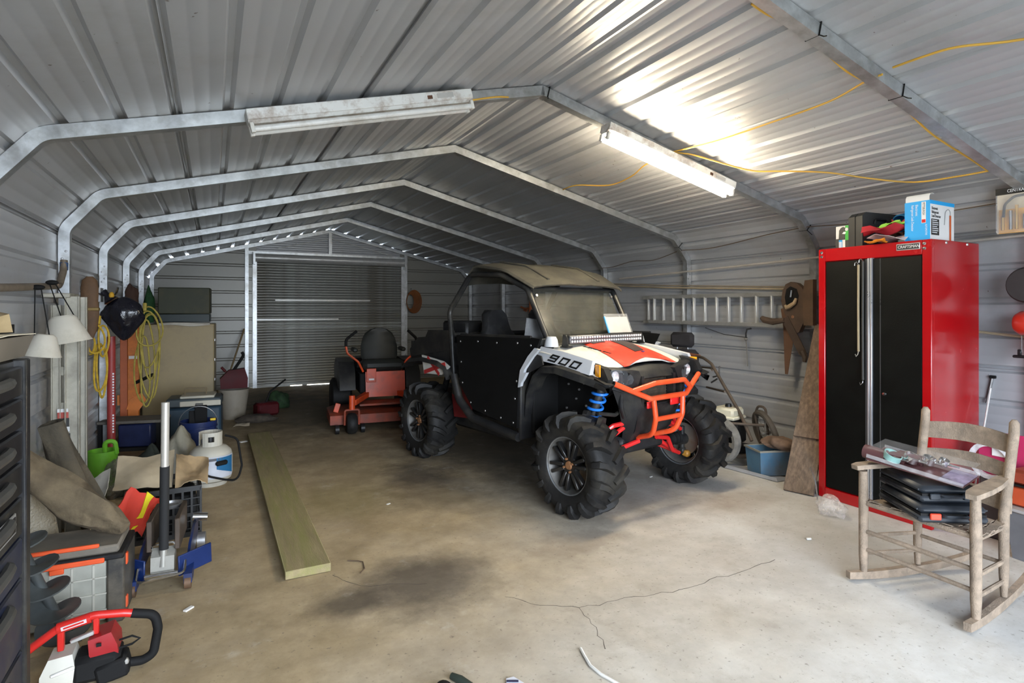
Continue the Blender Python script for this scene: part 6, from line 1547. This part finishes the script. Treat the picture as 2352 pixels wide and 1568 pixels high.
for k in range(14):
    rr = .075 + .006 * k; B().tube([(rr * 1.0 * cos(a) + .006 * k - .02, -.01 - .006 * (k % 4), .22 + (rr + .07) * sin(a)) for a in [2 * pi * i / 24 for i in range(24)]], .006, 5, closed=True).build('turn', OC, co2)
B().tube([(0, .03, .47), (0, -.03, .475), (0, -.04, .45)], .005, 5).build('hook', STEEL, co2)
fw = thing('farm_hook', 'orange rusty iron hook tool hung on the right wall behind the buggy', 'hook', (4.69, 8.36, 1.22))
OFT = mat('rust_orange', (.36, .11, .04), .8, .1, var=.3)
B().tube([(-.02, .30, .17), (-.02, .15, .14), (-.02, -.05, .15)], .018, 6).build('bar', OFT, fw)
B().tube(fillet([(-.02, .0, .35), (-.02, -.03, .24), (-.02, -.02, .12), (-.02, .0, .0)], .05, 4), .022, 6).build('hook', OFT, fw)
B().tube([(-.02, .20, .12), (-.02, .12, .10), (-.02, .06, .14)], .012, 6).build('prong', OFT, fw)
# packet on the bonnet
sp_ = thing('flat_packet', 'white sheet in a clear sleeve with a blue edge propped against the windscreen', 'packet', (2.74, 3.305, 0), R(180 + 11.2))
mp_ = frame((-.13, -.355, 1.107), (-.285, -.02, .0), (.05, -.07, .19))
B().box(0, .29, 0, .20, -.004, .004, .001).xf(mp_).build('sheet', mat('packet_white_card', (.46, .445, .40), .6, var=.06), sp_)
B().box(-.008, .006, 0, .205, -.005, .006, .001).xf(mp_).build('blue_edge', GB, sp_)
B().box(-.012, .30, -.002, .225, .0065, .0072).xf(mp_).build('sleeve', clear('sleeve_film', (.9, .9, .9), .12, .1), sp_)
# ------------------------------------------------------------------ cords and ties on the roof
YC = mat('cord_yellow', (.62, .36, .05), .6, var=.15)
def cord(name, label, runs, r, m):
    t = thing(name, label, 'cord', runs[0][0]); o = Vector(runs[0][0])
    for run in runs: 
        p = [Vector(q) - o for q in run]; f = [p[0]]
        for i in range(len(p) - 1):
            a = p[max(i - 1, 0)]; b_ = p[i]; c = p[i + 1]; d = p[min(i + 2, len(p) - 1)]
            for k in range(1, 6):
                s = k / 5; f.append(.5 * ((2 * b_) + (c - a) * s + (2 * a - 5 * b_ + 4 * c - d) * s * s + (3 * b_ - a - 3 * c + d) * s ** 3))
        B().tube(f, r, 6).build('run', m, t)
    return t
cord('yellow_power_lead', 'yellow extension cord strung along the roof from the lit strip light', [
    [(2.946, 3.178, 2.495), (2.989, 2.808, 2.485), (2.989, 2.397, 2.485), (2.977, 1.996, 2.488), (2.915, 1.76, 2.503), (2.90, 1.66, 2.505)],
    [(2.946, 3.178, 2.495), (3.055, 3.074, 2.468), (3.274, 2.995, 2.413), (3.479, 2.90, 2.362), (3.587, 2.731, 2.335), (3.743, 2.51, 2.296), (3.956, 2.341, 2.243), (4.126, 2.157, 2.20), (4.157, 1.92, 2.193), (4.154, 1.76, 2.193)],
    [(2.92, 1.75, 2.503), (2.79, 1.765, 2.534), (2.66, 1.755, 2.566), (2.573, 1.745, 2.589)],
    [(2.88, 1.60, 2.512), (2.879, 1.468, 2.512), (2.897, 1.338, 2.508), (2.997, 1.144, 2.483), (3.1, .8, 2.46)],
    [(3.294, 1.75, 2.409), (3.536, 1.775, 2.348), (3.724, 1.775, 2.301), (3.954, 1.765, 2.244), (4.154, 1.76, 2.193)],
    [(2.942, 4.62, 2.49), (2.95, 4.40, 2.49), (3.111, 4.12, 2.454), (3.084, 3.789, 2.461), (2.997, 3.523, 2.483), (2.96, 3.28, 2.49)],
    [(2.10, 1.76, 2.70), (2.197, 1.765, 2.683), (2.256, 1.75, 2.668)],
    [(1.36, 3.15, 2.60), (1.52, 3.16, 2.65), (1.62, 3.17, 2.67)]], .0055, YC)
BR = mat('wire_brown', (.12, .08, .05), .7)
cord('brown_wire', 'thin brown wire sagging between the right wall posts under the eave', [
    [(4.50, 3.20, 2.06), (4.53, 3.6, 2.045), (4.55, 4.1, 2.00), (4.55, 4.4, 1.985), (4.54, 4.72, 2.0)],
    [(4.54, 4.76, 2.0), (4.57, 5.2, 1.93), (4.58, 5.6, 1.945), (4.58, 6.0, 1.90), (4.56, 6.2, 1.90)],
    [(4.50, 3.20, 2.06), (4.53, 2.6, 2.03), (4.55, 2.0, 2.045), (4.56, 1.75, 2.06)]], .004, BR)
def tie(label, c, d):
    c = Vector(c); t = thing('wire_tie', label, 'wire tie', c)
    h = .034; pts = []
    x = Vector((cos(d), 0, -sin(d)))
    n_ = Vector((sin(d), 0, cos(d)))
    loop = [(-h, h), (-h, -h), (h, -h), (h, h)]
    B().tube([Vector((0, a, 0)) + n_ * b_ for a, b_ in loop], .004, 5, closed=True).build('loop', MATTE, t)
    B().tube([Vector((0, -h, 0)) - n_ * h, Vector((-.02, -h - .03, -.055)) , Vector((-.045, -h - .06, -.07))], .003, 5).build('tail', MATTE, t)
    B().tube([Vector((0, h, 0)) + n_ * h, Vector((.03, h + .03, .02)), Vector((.04, h + .06, .035))], .003, 5).build('tail', MATTE, t)
sl14 = math.atan(.25)
for i, (x, y, lb) in enumerate(((2.45, 1.71, 'black wire tie on the nearest roof tube, upper one'), (3.11, 1.71, 'black wire tie on the nearest roof tube, lower one'), (1.93, 3.234, 'black wire tie at the roof ridge joint'))):
    tie(lb, (x, y, 2.81 - .25 * abs(x - 1.888) - .033), sl14)
for y, lb in ((3.234, 'black wire tie at the eave bend nearest the locker'), (4.758, 'black wire tie at the second eave bend above the ladder')):
    tie(lb, (4.525, y, 2.055), R(45))
# ------------------------------------------------------------------ bits on the floor
def bit(name, label, x, y, rz, s, m): solo(name, label, 'litter', B().obox((x, y, s[2] / 2 + .001), s, rz, min(s) * .2), m)
bit('paper_scrap', 'tiny white scrap on the floor in front of the jack', -.10, 2.98, .8, (.045, .02, .008), WHITE)
bit('paper_scrap', 'tiny pale chip on the floor under the buggy nose', 3.14, 3.61, .3, (.03, .012, .005), WHITE)
bit('filter_stub', 'small cream stub on the floor in front of the locker', 3.11, 2.20, 1.2, (.012, .03, .012), WHITE)
bit('paper_scrap', 'small pale scrap on the floor left of the buggy front wheel', 1.08, 3.95, .5, (.03, .015, .004), WHITE)
bit('paper_scrap', 'small torn scrap by the far end of the plank', .27, 6.47, .4, (.07, .04, .01), WHITE)
solo('bent_wire', 'thin bent wire lying on the floor right of the plank end', 'wire', B().tube([(.64, 3.16, .004), (.69, 3.13, .004), (.71, 3.10, .006), (.70, 3.02, .004), (.67, 2.98, .004)], .003, 5), BR)
solo('white_string', 'short length of white string lying on the floor in the foreground', 'string', B().tube([(1.30, 1.91, .006), (1.285, 1.86, .006), (1.27, 1.80, .006), (1.275, 1.74, .006), (1.30, 1.66, .006), (1.33, 1.58, .006)], .006, 6), WHITE)
sg = thing('striped_board', 'white triangular board with dark stripes lying at the bottom edge', 'board', (.92, 1.80, 0))
B().prism([(-.07, -.15), (.14, -.15), (.06, .075), (.03, .078)], 'z', .0, .008).build('board', mat('board_white', (.62, .63, .68), .5), sg)
for k in range(4):
    w = .02 + .018 * k; y = .055 - .035 * k
    B().beam((.045 - w, y + .008, .009), (.045 + w * .9, y - .012, .009), .010, .002).build('stripe', mat('stripe_navy', (.02, .02, .06), .5), sg)
bl_ = thing('tool_grip', 'dark green grip end of a tool at the bottom edge', 'tool', (.775, 1.975, 0))
B().tube([(0, .0, .014), (.02, -.035, .014), (.05, -.10, .014)], [.012, .015, .009], 10).build('grip', mat('grip_dark_green', (.02, .028, .02), .6), bl_)
B().cyl((.05, -.10, .014), (.12, -.26, .014), .007, n=8).build('shank', STEEL, bl_)
sk = B().ball((.72, 1.90, .018), (.035, .05, .028)); sk.v = [Vector((v.x, v.y, max(v.z, 0))) for v in sk.v]
solo('rubber_lump', 'dark rounded rubber end at the bottom edge beside the grip', 'rubber', sk, RUBBER)
for a, b_, n, am in (((1.223, 2.428), (1.329, 2.283), 4, .012), ((1.329, 2.283), (1.477, 2.184), 5, .012), ((1.477, 2.184), (2.052, 2.093), 12, .015), ((2.052, 2.093), (2.703, 2.112), 12, .015), ((1.477, 2.184), (1.452, 2.015), 5, .01), ((1.452, 2.015), (1.39, 1.87), 5, .01), ((.54, 3.03), (.644, 2.848), 5, .01), ((.644, 2.848), (.937, 2.722), 7, .01)):
    crack(jag(a, b_, n, am), .003)
# ------------------------------------------------------------------ ceiling strip lights
TUBE_OFF = mat('unlit_tube', (.72, .72, .70), .25, var=.05, dirt=(.4, .36, .3), damt=.3)
LT = emit('lit_tube', (1.0, .86, .62), LAMP)
FIXW = mat('fixture_white', (.72, .72, .70), .45, var=.05, dirt=(.28, .19, .13), dscale=9, damt=.45)
def strip(label, a, b_, lit):
    a, b_ = Vector(a), Vector(b_); d = (b_ - a); L_ = d.length; x = d / L_; y = Vector((0, 1, 0)); z = x.cross(y)
    if z.z < 0: z = -z; y = -y
    m = Matrix((x, y, z)).transposed().to_4x4(); m.translation = a
    t = thing('strip_light', label, 'light', a); ml = Matrix.Translation(-a) @ m
    B().box(0, L_, -.055, .055, .02, .075, .004).xf(ml).build('housing', FIXW, t)
    B().loft([[(0, -.055, .03), (0, -.028, .005), (0, .028, .005), (0, .055, .03)], [(L_, -.055, .03), (L_, -.028, .005), (L_, .028, .005), (L_, .055, .03)]]).xf(ml).build('reflector', FIXW, t)
    for s in (-1, 1):
        B().cyl((.02, s * .036, -.022), (L_ - .02, s * .036, -.022), .0155, n=14).xf(ml).build('tube', LT if lit else TUBE_OFF, t)
        for e in (.012, L_ - .012):
            B().box(e - .01, e + .01, s * .036 - .014, s * .036 + .014, -.04, .01, .003).xf(ml).build('lamp_holder', WHITE, t)
    for e in (L_ * .82,):
        B().box(e, e + .10, -.0565, -.055, .035, .062).xf(ml).build('label_plate', mat('label_grey', (.45, .44, .42), .5), t)
        B().box(e - .06, e - .03, -.0562, -.055, .035, .055).xf(ml).build('knockout', RUST, t)
    return t
strip('dusty white twin tube strip light, switched off, left of the ridge', (.155, 3.135, 2.262), (1.35, 3.135, 2.572), False)
strip('lit twin tube strip light glowing under the right roof slope', (2.32, 3.135, 2.530), (3.50, 3.135, 2.248), True)
GROUPS = {'strip_light': 'strip lights under the roof', 'bungee_cord': 'bungee cords on the locker', 'lamp_shade': 'lamp shades on the pipe', 'bamboo_pole': 'cane poles above the ladder',
          'drill_case': 'cases on the rocking chair', 'hand_saw': 'old saws on the right wall', 'paper_sack': 'paper sacks over the crate', 'canvas_roll': 'canvas rolls by the tote', 'wire_tie': 'wire ties on the roof tubes', 'paper_scrap': 'scraps on the floor'}
for o in list(COL.objects):
    if o.parent is None and o.name.split('.')[0] in GROUPS: o['group'] = GROUPS[o.name.split('.')[0]]
